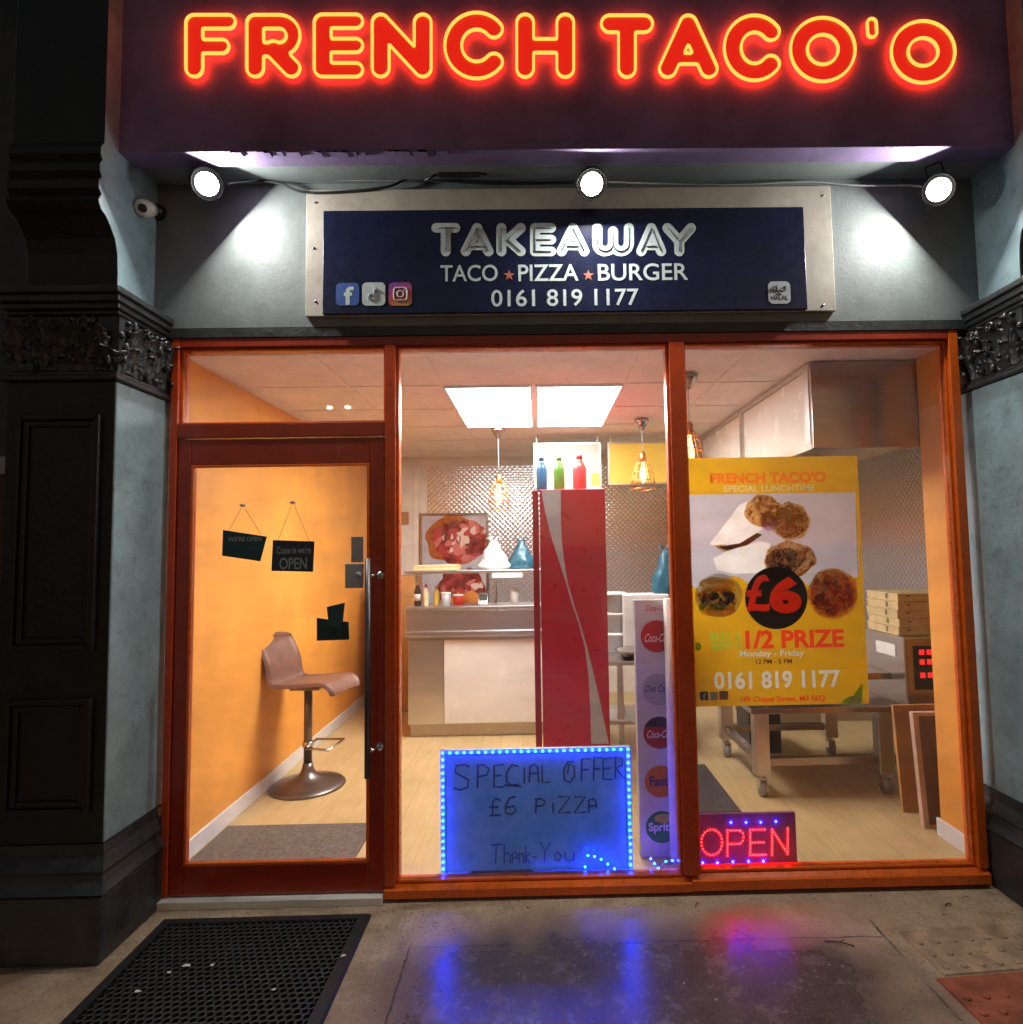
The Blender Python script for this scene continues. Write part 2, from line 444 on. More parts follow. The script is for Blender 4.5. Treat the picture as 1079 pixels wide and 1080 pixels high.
class MB:
    def __init__(s):
        s.v, s.f, s.m, s.s = [], [], [], []
    def add(s, vs, fs, m=0, smooth=False):
        o = len(s.v)
        s.v += [tuple(map(float, v)) for v in vs]
        for f in fs:
            s.f.append(tuple(i + o for i in f))
            s.m.append(m)
            s.s.append(smooth)
        return s
    def box(s, x0, y0, z0, x1, y1, z1, m=0, bev=0):
        x0, x1 = min(x0, x1), max(x0, x1); y0, y1 = min(y0, y1), max(y0, y1); z0, z1 = min(z0, z1), max(z0, z1)
        vs = [(x0, y0, z0), (x1, y0, z0), (x1, y1, z0), (x0, y1, z0), (x0, y0, z1), (x1, y0, z1), (x1, y1, z1), (x0, y1, z1)]
        fs = [(0, 3, 2, 1), (4, 5, 6, 7), (0, 1, 5, 4), (1, 2, 6, 5), (2, 3, 7, 6), (3, 0, 4, 7)]
        if bev: return s._bev(vs, fs, m, bev)
        return s.add(vs, fs, m)
    def _bev(s, vs, fs, m, bev, seg=2):
        bm = bmesh.new()
        bv = [bm.verts.new(v) for v in vs]
        for f in fs: bm.faces.new([bv[i] for i in f])
        bmesh.ops.bevel(bm, geom=bm.edges[:], offset=bev, segments=seg, affect='EDGES', profile=.5)
        return s.frombm(bm, m)
    def frombm(s, bm, m=0, smooth=False):
        bm.verts.index_update()
        s.add([v.co for v in bm.verts], [[v.index for v in f.verts] for f in bm.faces], m, smooth)
        bm.free()
        return s
    def obox(s, c, u, v, n, hu, hv, hn, m=0, bev=0):
        c, u, v, n = map(np.array, (c, u, v, n))
        vs = [c + a * hu * u + b * hv * v + d * hn * n for d in (-1, 1) for a, b in ((-1, -1), (1, -1), (1, 1), (-1, 1))]
        fs = [(0, 3, 2, 1), (4, 5, 6, 7), (0, 1, 5, 4), (1, 2, 6, 5), (2, 3, 7, 6), (3, 0, 4, 7)]
        if bev: return s._bev(vs, fs, m, bev)
        return s.add(vs, fs, m)
    def tube(s, pts, r, n=8, m=0, closed=False, cap=True):
        pts = [np.array(p, float) for p in pts]
        N = len(pts)
        vs, fs = [], []
        up = None
        for i, p in enumerate(pts):
            a = pts[(i - 1) % N] if (closed or i > 0) else p
            b = pts[(i + 1) % N] if (closed or i < N - 1) else p
            t = b - a
            t = t / (np.linalg.norm(t) + 1e-12)
            if up is None: up = np.array([0, 1, 0.]) if abs(t[1]) < .9 else np.array([1, 0, 0.])
            e = up - t * (up @ t)
            e /= np.linalg.norm(e) + 1e-12
            up = e
            g = np.cross(t, e)
            rr = r[i] if hasattr(r, '__len__') else r
            for k in range(n):
                q = 2 * PI * k / n
                vs.append(p + rr * (math.cos(q) * e + math.sin(q) * g))
        for i in range(N if closed else N - 1):
            j = (i + 1) % N
            for k in range(n):
                l = (k + 1) % n
                fs.append((i * n + k, i * n + l, j * n + l, j * n + k))
        if cap and not closed:
            fs.append(tuple(range(n))[::-1])
            fs.append(tuple((N - 1) * n + k for k in range(n)))
        return s.add(vs, fs, m, n > 4)
    def cyl(s, p0, p1, r, n=16, m=0, r1=None):
        return s.tube([p0, p1], [r, r if r1 is None else r1], n, m)
    def lathe(s, c, prof, n=24, m=0):
        vs, fs = [], []
        for (r, z) in prof:
            for k in range(n):
                q = 2 * PI * k / n
                vs.append((c[0] + r * math.cos(q), c[1] + r * math.sin(q), c[2] + z))
        for i in range(len(prof) - 1):
            for k in range(n):
                l = (k + 1) % n
                fs.append((i * n + k, i * n + l, (i + 1) * n + l, (i + 1) * n + k))
        fs.append(tuple(range(n))[::-1])
        fs.append(tuple((len(prof) - 1) * n + k for k in range(n)))
        return s.add(vs, fs, m, True)
    def ball(s, c, r, m=0, nu=12, nv=8, sy=1, sz=1, sx=1):
        prof = [(max(1e-4, math.sin(PI * i / nv)), -math.cos(PI * i / nv)) for i in range(nv + 1)]
        o = len(s.v)
        s.lathe((0, 0, 0), prof, nu, m)
        for i in range(o, len(s.v)):
            v = s.v[i]
            s.v[i] = (c[0] + v[0] * r * sx, c[1] + v[1] * r * sy, c[2] + v[2] * r * sz)
        return s
    def xz(s, pts, y0, y1=None, m=0):
        """polygon in the X-Z plane, extruded from y0 to y1"""
        n = len(pts)
        if y1 is None: return s.add([(p[0], y0, p[1]) for p in pts], [tuple(range(n))], m)
        vs = [(p[0], y0, p[1]) for p in pts] + [(p[0], y1, p[1]) for p in pts]
        fs = [tuple(range(n)), tuple(range(2 * n - 1, n - 1, -1))] + [(i, i + n, (i + 1) % n + n, (i + 1) % n) for i in range(n)]
        return s.add(vs, fs, m)
    def yz(s, pts, x0, x1, m=0):
        n = len(pts)
        vs = [(x0, p[0], p[1]) for p in pts] + [(x1, p[0], p[1]) for p in pts]
        fs = [tuple(range(n)), tuple(range(2 * n - 1, n - 1, -1))] + [(i, i + n, (i + 1) % n + n, (i + 1) % n) for i in range(n)]
        return s.add(vs, fs, m)
    def text(s, t, box, y, m=0, bold=0, depth=0, shear=0):
        vs, fs = text_geo(t, bold)
        x0, z0, x1, z1 = box
        a = np.array(vs)
        mn, mx = a.min(0), a.max(0)
        u = (a[:, 0] - mn[0]) / max(1e-6, mx[0] - mn[0])
        v = (a[:, 1] - mn[1]) / max(1e-6, mx[1] - mn[1])
        X = x0 + u * (x1 - x0) + shear * v * (z1 - z0)
        Z = z0 + v * (z1 - z0)
        return s.add(np.stack([X, np.full(len(a), y), Z], 1), fs, m)
    def build(s, name, mats, parent=None, smooth_all=False):
        me = bpy.data.meshes.new(name)
        o = ORIG.get(parent.name, (0, 0, 0)) if parent else (0, 0, 0)
        vs = s.v if not parent else [(v[0] - o[0], v[1] - o[1], v[2] - o[2]) for v in s.v]
        me.from_pydata(vs, [], s.f)
        for k in (mats if isinstance(mats, (list, tuple)) else [mats]): me.materials.append(M[k] if isinstance(k, str) else k)
        me.polygons.foreach_set('material_index', s.m)
        me.polygons.foreach_set('use_smooth', [True] * len(s.f) if smooth_all else s.s)
        me.update()
        ob = bpy.data.objects.new(name, me)
        col.objects.link(ob)
        if parent:
            ob.parent = parent
            ORIG[ob.name] = o
        return ob
ORIG = {}
_tc = {}
def text_geo(t, bold):
    if (t, bold) in _tc: return _tc[(t, bold)]
    c = bpy.data.curves.new('lettering', 'FONT')
    c.body = t
    c.offset = bold
    c.resolution_u = 4
    o = bpy.data.objects.new('lettering', c)
    col.objects.link(o)
    dg = bpy.context.evaluated_depsgraph_get()
    me = bpy.data.meshes.new_from_object(o.evaluated_get(dg))
    r = ([tuple(v.co) for v in me.vertices], [tuple(p.vertices) for p in me.polygons])
    bpy.data.objects.remove(o)
    bpy.data.meshes.remove(me)
    bpy.data.curves.remove(c)
    _tc[(t, bold)] = r
    return r
def tag(o, label, cat, group=None, kind=None):
    o['label'] = label
    o['category'] = cat
    if group: o['group'] = group
    if kind: o['kind'] = kind
    return o
def thing(name, label, cat, loc, group=None):
    o = bpy.data.objects.new(name, None)
    o.location = loc
    o.empty_display_size = .1
    col.objects.link(o)
    ORIG[o.name] = tuple(loc)
    return tag(o, label, cat, group)
def struct(o, label=None):
    o['kind'] = 'structure'
    if label: o['label'] = label
    return o
def copy_tree(o, parent=None):
    c = o.copy()
    col.objects.link(c)
    c.parent = parent
    for ch in list(o.children): copy_tree(ch, c)
    return c
def pbox(x0, ytop, x1, ybot, y):
    """a rectangle seen at these pixels, standing on the plane Y = y"""
    a, b, c, d = P(x0, ytop, y), P(x1, ytop, y), P(x1, ybot, y), P(x0, ybot, y)
    return ((a[0] + d[0]) / 2, (c[1] + d[1]) / 2, (b[0] + c[0]) / 2, (a[1] + b[1]) / 2)
def ell(cx, cz, rx, rz, n=28, a0=0, a1=2 * PI):
    return [(cx + rx * math.cos(a0 + (a1 - a0) * i / n), cz + rz * math.sin(a0 + (a1 - a0) * i / n)) for i in range(n)]
def pell(px, py, rx, ry, y, n=28):
    return [P(px + rx * math.cos(-2 * PI * i / n), py + ry * math.sin(-2 * PI * i / n), y) for i in range(n)]
def blob(px, py, rx, ry, y, seed, amp=.12, n=36):
    r = random.Random(seed)
    ph = [(r.uniform(0, 6), r.randint(3, 9)) for _ in range(4)]
    out = []
    for i in range(n):
        a = -2 * PI * i / n
        k = 1 + amp * sum(math.sin(a * f + p) for p, f in ph) / 2
        out.append(P(px + rx * k * math.cos(a), py + ry * k * math.sin(a), y))
    return out
def rrect(x0, z0, x1, z1, r, n=5):
    out = []
    for cx, cz, a in ((x1 - r, z1 - r, 0), (x0 + r, z1 - r, 90), (x0 + r, z0 + r, 180), (x1 - r, z0 + r, 270)):
        for i in range(n + 1):
            q = R(a + 90 * i / n)
            out.append((cx + r * math.cos(q), cz + r * math.sin(q)))
    return out

# ------------------------------------------------------------------ rounded sign letters: outline of thick strokes
def arc(cx, cy, rx, ry, a0, a1, n=26):
    return [(cx + rx * math.cos(R(a0 + (a1 - a0) * i / n)), cy + ry * math.sin(R(a0 + (a1 - a0) * i / n))) for i in range(n + 1)]
def strokes(ch, x0, y0, x1, y1, r, ra=None):
    """centre lines (pixel space, y down) with a radius each"""
    ra = ra or r
    l, rt, t, b = x0 + r, x1 - r, y0 + r, y1 - r
    xc, H, W = (x0 + x1) / 2, y1 - y0, x1 - x0
    ta, ba = y0 + ra, y1 - ra
    if ch == 'F': return [([(l, t), (l, b)], r), ([(l, ta), (x1 - ra, ta)], ra), ([(l, y0 + H * .51), (x1 - ra - W * .13, y0 + H * .51)], ra)]
    if ch == 'E': return [([(l, t), (l, b)], r), ([(l, ta), (x1 - ra, ta)], ra), ([(l, y0 + H * .5), (x1 - ra, y0 + H * .5)], ra), ([(l, ba), (x1 - ra, ba)], ra)]
    if ch == 'R':
        ym = y0 + H * .56
        rad = (ym - ta) / 2
        return [([(l, t), (l, b)], r), ([(l, ta), (x1 - ra - rad, ta)] + arc(x1 - ra - rad, ta + rad, rad, rad, -90, 90) + [(l, ym)], ra), ([(xc, ym), (rt, b)], r)]
    if ch == 'N': return [([(l, b), (l, t)], r), ([(l, t), (rt, b)], r), ([(rt, b), (rt, t)], r)]
    if ch == 'C': return [(arc(xc + W * .02, (y0 + y1) / 2, W / 2 - r, H / 2 - r, 42, 318), r)]
    if ch == 'O': return [(arc(xc, (y0 + y1) / 2, W / 2 - r, H / 2 - r, 0, 360, 40), r)]
    if ch == 'H': return [([(l, t), (l, b)], r), ([(rt, t), (rt, b)], r), ([(l, (t + b) / 2), (rt, (t + b) / 2)], ra)]
    if ch == 'T': return [([(x0 + ra, ta), (x1 - ra, ta)], ra), ([(xc, t), (xc, b)], r)]
    if ch == 'A': return [([(xc, t), (l, b)], r), ([(xc, t), (rt, b)], r), ([(l + W * .16, y0 + H * .70), (rt - W * .16, y0 + H * .70)], ra * .8)]
    if ch == "'": return [([(xc, t), (xc + .5, b)], r)]
    if ch == 'K': return [([(l, t), (l, b)], r), ([(rt, t), (l + r * 1.3, (t + b) / 2), (rt, b)], r)]
    if ch == 'W':
        m_, q = (y0 + y1) / 2, (xc - l) / 2
        return [([(l, t), (l, b - q)] + arc(l + q, b - q, q, q, 180, 0, 10) + [(xc, t + H * .1)], r), ([(xc, b - q)] + arc(xc + q, b - q, q, q, 180, 0, 10) + [(rt, t)], r)]
    if ch == 'Y': return [([(l, t), (xc, y0 + H * .55)], r), ([(rt, t), (xc, y0 + H * .55)], r), ([(xc, y0 + H * .55), (xc, b)], r)]
def contours(st, step, level=0.):
    """closed outlines of the union of strokes, by marching squares on the distance"""
    al = [p for s, _ in st for p in s]
    rm = max(r for _, r in st) + 3 * step
    X0, Y0 = min(p[0] for p in al) - rm, min(p[1] for p in al) - rm
    nx, ny = int((max(p[0] for p in al) + rm - X0) / step) + 2, int((max(p[1] for p in al) + rm - Y0) / step) + 2
    gx, gy = np.meshgrid(X0 + np.arange(nx) * step, Y0 + np.arange(ny) * step, indexing='ij')
    D = np.full(gx.shape, 1e9)
    for pl, r in st:
        for a, b in zip(pl[:-1], pl[1:]):
            dx, dy = b[0] - a[0], b[1] - a[1]
            t = np.clip(((gx - a[0]) * dx + (gy - a[1]) * dy) / (dx * dx + dy * dy + 1e-12), 0, 1)
            D = np.minimum(D, np.hypot(gx - a[0] - t * dx, gy - a[1] - t * dy) - r)
    D = D - level + 1e-7
    I = D < 0
    nxt, pos = {}, {}
    def ep(i, j, k):
        key = (i, j, k)
        if key not in pos:
            i2, j2 = (i + 1, j) if k == 0 else (i, j + 1)
            a, b = D[i, j], D[i2, j2]
            t = a / (a - b)
            pos[key] = (X0 + (i + t * (i2 - i)) * step, Y0 + (j + t * (j2 - j)) * step)
        return key
    cells = np.argwhere((I[:-1, :-1] | I[1:, :-1] | I[:-1, 1:] | I[1:, 1:]) & ~(I[:-1, :-1] & I[1:, :-1] & I[:-1, 1:] & I[1:, 1:]))
    T = {1: [(3, 0)], 2: [(0, 1)], 3: [(3, 1)], 4: [(1, 2)], 5: [(3, 0), (1, 2)], 6: [(0, 2)], 7: [(3, 2)], 8: [(2, 3)], 9: [(2, 0)], 10: [(0, 1), (2, 3)], 11: [(2, 1)], 12: [(1, 3)], 13: [(1, 0)], 14: [(0, 3)]}
    for i, j in cells:
        i, j = int(i), int(j)
        c = (1 if I[i, j] else 0) | (2 if I[i + 1, j] else 0) | (4 if I[i + 1, j + 1] else 0) | (8 if I[i, j + 1] else 0)
        E_ = {0: (i, j, 0), 1: (i + 1, j, 1), 2: (i, j + 1, 0), 3: (i, j, 1)}
        for a, b in T.get(c, []): nxt[ep(*E_[a])] = ep(*E_[b])
    loops = []
    while nxt:
        k0 = next(iter(nxt))
        lp, k = [], k0
        while k in nxt:
            lp.append(pos[k])
            k = nxt.pop(k)
        if len(lp) > 6: loops.append(lp)
    return loops
def fill_loops(mb, loops3, m=0, depth=0):
    """flat face with holes from 3-D loops, walled back by depth along +Y when given"""
    vs, es, y = [], [], loops3[0][0][1]
    for lp in loops3:
        o = len(vs)
        vs += [Vector((p[0], p[2])) for p in lp]
        es += [(o + i, o + (i + 1) % len(lp)) for i in range(len(lp))]
    even_odd(mb, vs, es, y, m)
def walls(mb, loops3, dy, m=0):
    for lp in loops3:
        n = len(lp)
        vs = list(lp) + [(p[0], p[1] + dy, p[2]) for p in lp]
        mb.add(vs, [(i, (i + 1) % n, (i + 1) % n + n, i + n) for i in range(n)], m)

# ================================================================== SETTING
mb = MB().add([(-60, -4.3, 0), (60, -4.3, 0), (60, .045, 0), (-60, .045, 0)], [(0, 1, 2, 3)])
struct(mb.build('pavement', 'pave'))
mb = MB().box(-60, -4.45, -.3, 60, -4.305, .004, bev=.01)
struct(mb.build('kerb', 'backing'))
mb = MB().add([(-60, -14, -.12), (60, -14, -.12), (60, -4.46, -.12), (-60, -4.46, -.12)], [(0, 1, 2, 3)])
struct(mb.build('road', 'asphalt'))
mb = MB().add([(-1500, -1500, -.32), (1500, -1500, -.32), (1500, 1500, -.32), (-1500, 1500, -.32)], [(0, 1, 2, 3)])
struct(mb.build('ground', 'asphalt'))
# tactile paving at the right corner: blistered slabs on the pavement
def tactile(name, cx, cy, rot, nx, ny, mat, dep=.4):
    mb = MB()
    c, s = math.cos(rot), math.sin(rot)
    def T(u, v, z): return (cx + u * c - v * s, cy + u * s + v * c, z)
    for i in range(nx):
        for j in range(ny):
            u0, v0 = i * .4 + .003, j * .4 + .003
            u1, v1 = i * .4 + .397, j * .4 + dep - .003
            mb.add([T(u0, v0, .0), T(u1, v0, .0), T(u1, v1, .0), T(u0, v1, .0), T(u0 + .003, v0 + .003, .006), T(u1 - .003, v0 + .003, .006), T(u1 - .003, v1 - .003, .006), T(u0 + .003, v1 - .003, .006)],
                   [(4, 5, 6, 7), (0, 1, 5, 4), (1, 2, 6, 5), (2, 3, 7, 6), (3, 0, 4, 7)])
            for a in range(6):
                for b in range(int((dep - .01) / .0655)):
                    p = T(u0 + .033 + a * .0655, v0 + .033 + b * .0655, .006)
                    mb.lathe(p, [(.0125, 0), (.010, .0035), (.006, .005)], 10)
    return struct(mb.build(name, mat))
tactile('tactile_paving', 1.345, -.522, R(4), 5, 1, 'tac_buff', .245)
tactile('tactile_paving', 1.362, -1.325, R(4), 5, 2, 'tac_red')
# interior floor and ceiling
mb = MB().box(-1.82, .065, -.1, 2.95, 3.7, .03)
struct(mb.build('floor', 'floor'))
mb = MB().box(-1.82, .09, 2.412, 2.95, 3.7, 2.5)
for i in range(-3, 7):
    x = -.545 + i * .53
    if -1.68 < x < 2.8: mb.box(x - .011, .095, 2.4085, x + .011, 3.5, 2.4115)
for j in range(-2, 6):
    y = .8 + j * .575
    if .1 < y < 3.5: mb.box(-1.68, y - .011, 2.4075, 2.8, y + .011, 2.4105)
struct(mb.build('ceiling', 'ceil'))

# ================================================================== THE SHOP BUILDING
bld = thing('shop_building', 'old shop building with orange glazed takeaway front between two slate blue pilasters', 'building', (0, 0, 0))
# wall over the shopfront, lintel strip, soffit, fascia, storey above
MB().box(-1.76, 0, 2.462, 2.03, .09, 3.12).build('upper_wall', 'wall', bld)
MB().box(-1.64, -.004, 2.418, 1.96, .085, 2.459).build('lintel', 'black', bld)
MB().box(-1.76, -.148, 3.121, 2.2, .09, 3.2).build('soffit', 'wall', bld)
mb = MB().box(-1.70, -.25, 3.102, 2.6, -.15, 3.98, bev=.004)
mb.box(-2.3, -.34, 3.985, 2.8, -.1, 4.07, bev=.01).box(-2.3, -.3, 4.072, 2.8, -.1, 4.12, bev=.008)
# flaked underside of the fascia edge
for k in range(26):
    x = random.gauss(-.68, .22)
    mb.box(x, -.2535, 3.097 - random.random() * .007, x + random.uniform(.01, .06), -.22, 3.1015)
fas = mb.build('fascia', 'fascia', bld)
MB().box(-2.6, -.08, 4.122, 3.2, .2, 7).build('upper_storey_wall', 'brickwall', bld)

# pilasters with plinth, capital and scrolled console
def pilaster(xi, sgn):
    """xi: the face towards the door or window; sgn -1 left of the shop, +1 right of it"""
    xo = xi + sgn * .42
    a, b = min(xi, xo), max(xi, xo)
    MBS = MB().box(a, -.30, .40, b, .1, 2.14, bev=.006)
    m = MB().box(a + .004, -.3035, .402, b - .004, -.3002, 2.139, bev=.0015)  # thin dark skin over the front, its shade held in the colour
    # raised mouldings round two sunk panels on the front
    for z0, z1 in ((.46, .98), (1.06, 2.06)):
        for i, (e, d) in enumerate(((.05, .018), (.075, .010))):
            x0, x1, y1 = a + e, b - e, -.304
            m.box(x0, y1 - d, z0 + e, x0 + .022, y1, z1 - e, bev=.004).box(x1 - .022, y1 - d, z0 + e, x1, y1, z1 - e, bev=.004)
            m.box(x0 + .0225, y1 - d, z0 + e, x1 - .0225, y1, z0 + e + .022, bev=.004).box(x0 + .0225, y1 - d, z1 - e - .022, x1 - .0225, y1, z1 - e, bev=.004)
    ob = MBS.build('pilaster', 'pil', bld)
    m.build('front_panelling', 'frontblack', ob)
    # plinth in stepped mouldings
    m = MB().box(a - .035, -.36, .0, b + .035, .1, .235, bev=.008)
    prof = [(.035, .2355), (.048, .25), (.03, .275), (.022, .30), (.026, .315), (.012, .345), (.004, .36), (.004, .398)]
    for (e0, z0), (e1, z1) in zip(prof[:-1], prof[1:]):
        vs = []
        for e, z in ((e0, z0), (e1, z1)):
            vs += [(a - e, -.30 - e * 1.5, z), (b + e, -.30 - e * 1.5, z), (b + e, .1, z), (a - e, .1, z)]
        m.add(vs, [(0, 1, 5, 4), (1, 2, 6, 5), (2, 3, 7, 6), (3, 0, 4, 7), (4, 5, 6, 7)])
    m.build('plinth', 'black', ob)
    # capital: necking, carved leaf block, cornice
    m = MB()
    m.box(a - .018, -.325, 2.142, b + .018, .09, 2.162, bev=.007).box(a - .006, -.31, 2.163, b + .006, .09, 2.18, bev=.004)
    m.box(a - .002, -.30, 2.181, b + .002, .09, 2.40)
    rr = random.Random(3)
    def leaf(c, out, w_, h_, lean_):
        # an acanthus leaf: lobed and ribbed, its tip curling out
        tdir = np.cross(np.array([0, 0, 1.]), out)
        vs, fs = [], []
        nu, nv = 11, 13
        for j in range(nv):
            t = j / (nv - 1)
            bend = .006 + .045 * t ** 2.2
            zz = h_ * (t - .30 * t ** 5)
            wd = w_ * (.35 + .65 * math.sin(PI * min(1, .15 + .8 * t))) * (1 + .28 * math.cos(t * 21)) * (1 - .75 * max(0, t - .8) / .2)
            for i in range(nu):
                u = (i / (nu - 1) - .5) * 2
                ribs = .007 * math.cos(u * 9) * (1 - t * .5) - .012 * u * u
                vs.append(np.array(c) + tdir * (u * wd + lean_ * t * h_) + out * (bend + ribs) + np.array([0, 0, zz + .012 * (1 - abs(u)) * t]))
        for j in range(nv - 1):
            for i in range(nu - 1): fs.append((j * nu + i, j * nu + i + 1, (j + 1) * nu + i + 1, (j + 1) * nu + i))
        m.add(vs, fs, 0, True)
    for face in range(2):
        out = np.array([-sgn, 0, 0.]) if face == 0 else np.array([0, -1., 0])
        n_ = 3 if face == 0 else 4
        for row, (z, h_, off, w_) in enumerate(((2.183, .125, 0, .058), (2.235, .145, .5, .05), (2.275, .12, 0, .03))):
            for k in range(-1, n_ + 1):
                t = (k + .5 + off) / n_
                if t < .04 or t > .98: continue
                c = (xi - sgn * (.003 + .008 * row), -.30 + t * .34, z) if face == 0 else (a + t * (b - a), -.303 - .008 * row, z)
                leaf(c, out, w_ * rr.uniform(.9, 1.12), h_ * rr.uniform(.9, 1.1), rr.uniform(-.25, .25))
                if row == 1:
                    cc = np.array(c) + out * .04 + np.array([0, 0, h_ * .82])
                    tdir = np.cross(np.array([0, 0, 1.]), out)
                    sp = [cc + (tdir * math.cos(q * .55) + np.array([0, 0, 1]) * math.sin(q * .55)) * .024 * (1 - q / 16) for q in range(15)]
                    m.tube(sp, .006, 6)
        for k in range(46):
            t = rr.random()
            c = np.array((xi, -.30 + t * .36, 0) if face == 0 else (a + t * (b - a), -.30, 0)) + out * rr.uniform(.004, .03)
            c[2] = rr.uniform(2.19, 2.39)
            m.ball(c, rr.uniform(.006, .014), 0, 7, 5, sz=rr.uniform(.8, 2.2), sx=rr.uniform(.7, 1.5))
    for e, z0, z1 in ((.008, 2.402, 2.42), (.016, 2.4205, 2.445), (.024, 2.4455, 2.475), (.032, 2.4755, 2.505)):
        m.box(a - e, -.30 - e * 1.7, z0, b + e, .08, z1, bev=.006)
    m.build('capital', 'black', ob)
    # console: scrolled bracket running up to the fascia
    ci = xi + sgn * .055
    prof = [(.09, 2.508), (-.235, 2.508), (-.235, 2.60), (-.24, 2.68), (-.255, 2.735), (-.285, 2.775), (-.31, 2.80), (-.338, 2.815), (-.35, 2.84), (-.342, 2.862), (-.335, 2.87), (-.35, 2.89), (-.352, 2.92), (-.338, 2.942),
            (-.35, 2.96), (-.35, 2.99), (-.337, 3.01), (-.348, 3.03), (-.346, 3.06), (-.33, 3.085), (-.33, 3.3), (-.33, 3.75), (-.36, 3.8), (-.36, 3.98), (.09, 3.98)]
    co = ci + sgn * .36
    m = MB().yz(prof, min(ci, co), max(ci, co))
    m.build('console', 'pil', ob)
    MB().yz([(y - .004, z) for y, z in prof[1:-1]] + [(y - .0005, z) for y, z in prof[-2:0:-1]], min(ci, co) + .004, max(ci, co)).build('console_front', 'frontblack', ob)  # dark skin carrying the shade of the console's front
    return ob
pilaster(-1.63, -1)
pilaster(1.945, 1)

# shopfront frame
FY0, FY1 = .0, .075
m = MB()
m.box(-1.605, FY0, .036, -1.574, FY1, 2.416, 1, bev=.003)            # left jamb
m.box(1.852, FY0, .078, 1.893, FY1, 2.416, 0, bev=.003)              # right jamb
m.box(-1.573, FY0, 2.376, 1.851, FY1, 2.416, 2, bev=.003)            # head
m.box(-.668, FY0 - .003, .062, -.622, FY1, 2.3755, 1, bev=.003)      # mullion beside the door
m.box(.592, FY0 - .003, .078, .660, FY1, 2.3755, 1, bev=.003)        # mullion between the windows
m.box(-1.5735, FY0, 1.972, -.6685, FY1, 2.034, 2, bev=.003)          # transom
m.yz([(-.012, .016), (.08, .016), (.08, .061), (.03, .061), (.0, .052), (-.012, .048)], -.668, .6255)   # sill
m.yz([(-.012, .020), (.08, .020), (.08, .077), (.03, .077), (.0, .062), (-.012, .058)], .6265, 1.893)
m.build('shopfront_frame', ['orange', 'rust', 'doorred'], bld)  # one orange paint in three tones, shade put into the darker two
def window(x0, z0, x1, z1, name='shop_window'):
    b = .011
    m = MB()
    m.box(x0 + .001, .022, z0 + .001, x0 + b, .07, z1 - .001, bev=.002).box(x1 - b, .022, z0 + .001, x1 - .001, .07, z1 - .001, bev=.002)
    m.box(x0 + b + .0005, .022, z0 + .001, x1 - b - .0005, .07, z0 + b, bev=.002).box(x0 + b + .0005, .022, z1 - b, x1 - b - .0005, .07, z1 - .001, bev=.002)
    o = m.build(name, 'orange', bld)
    MB().box(x0 + b * .7, .043, z0 + b * .7, x1 - b * .7, .049, z1 - b * .7).build('pane', 'glass', o)
    return o
window(-.622, .0615, .592, 2.376)
window(.660, .0775, 1.852, 2.376)
window(-1.574, 2.034, -.668, 2.376, 'transom_window')
MB().box(-1.60, -.03, .0, -.672, .06, .032, bev=.003).build('threshold', 'white', bld)
# door
dx0, dx1, dz0, dz1 = -1.568, -.672, .038, 1.966
gx0, gx1, gz0, gz1 = -1.512, -.735, .158, 1.852
m = MB()
m.box(dx0, .004, dz0, gx0, .052, dz1, bev=.004).box(gx1, .004, dz0, dx1, .052, dz1, bev=.004)
m.box(gx0 + .0005, .005, dz0, gx1 - .0005, .051, gz0, bev=.004).box(gx0 + .0005, .005, gz1, gx1 - .0005, .051, dz1, bev=.004)
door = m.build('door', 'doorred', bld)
m = MB()
b = .012
m.box(gx0 + .001, .002, gz0 + .001, gx0 + b, .014, gz1 - .001, bev=.002).box(gx1 - b, .002, gz0 + .001, gx1 - .001, .014, gz1 - .001, bev=.002)
m.box(gx0 + b, .002, gz0 + .001, gx1 - b, .014, gz0 + b, bev=.002).box(gx0 + b, .002, gz1 - b, gx1 - b, .014, gz1 - .001, bev=.002)
m.build('glazing_bead', 'orange', door)
MB().box(gx0 + .002, .024, gz0 + .002, gx1 - .002, .03, gz1 - .002).build('pane', 'glass', door)
hx = -.7225
m = MB().tube([(hx, -.065, .53), (hx, -.065, 1.435)], .0125, 14, 0)
m.build('handle', pm('gunmetal', (.16, .15, .15), .35, .9), door)
for z in (.635, 1.362):
    MB().cyl((hx, -.065, z), (hx + .035, .006, z), .007, 10).cyl((hx + .035, .0, z), (hx + .035, .0038, z), .016, 14).build('handle_standoff', 'chrome', door)
m = MB()
m.box(*(lambda q: (q[0], .012, q[1], q[2], .0225, q[3]))(pbox(371, 566, 383.5, 593, .02)), bev=.002)
m.box(*(lambda q: (q[0], .006, q[1], q[2], .0225, q[3]))(pbox(365, 594.5, 384, 620, .02)), bev=.003)
c = P(378, 606, .0)
m.cyl((c[0], .0065, c[1]), (c[0], -.004, c[1]), .012, 16)
m.build('lock', 'cablewhite', door)
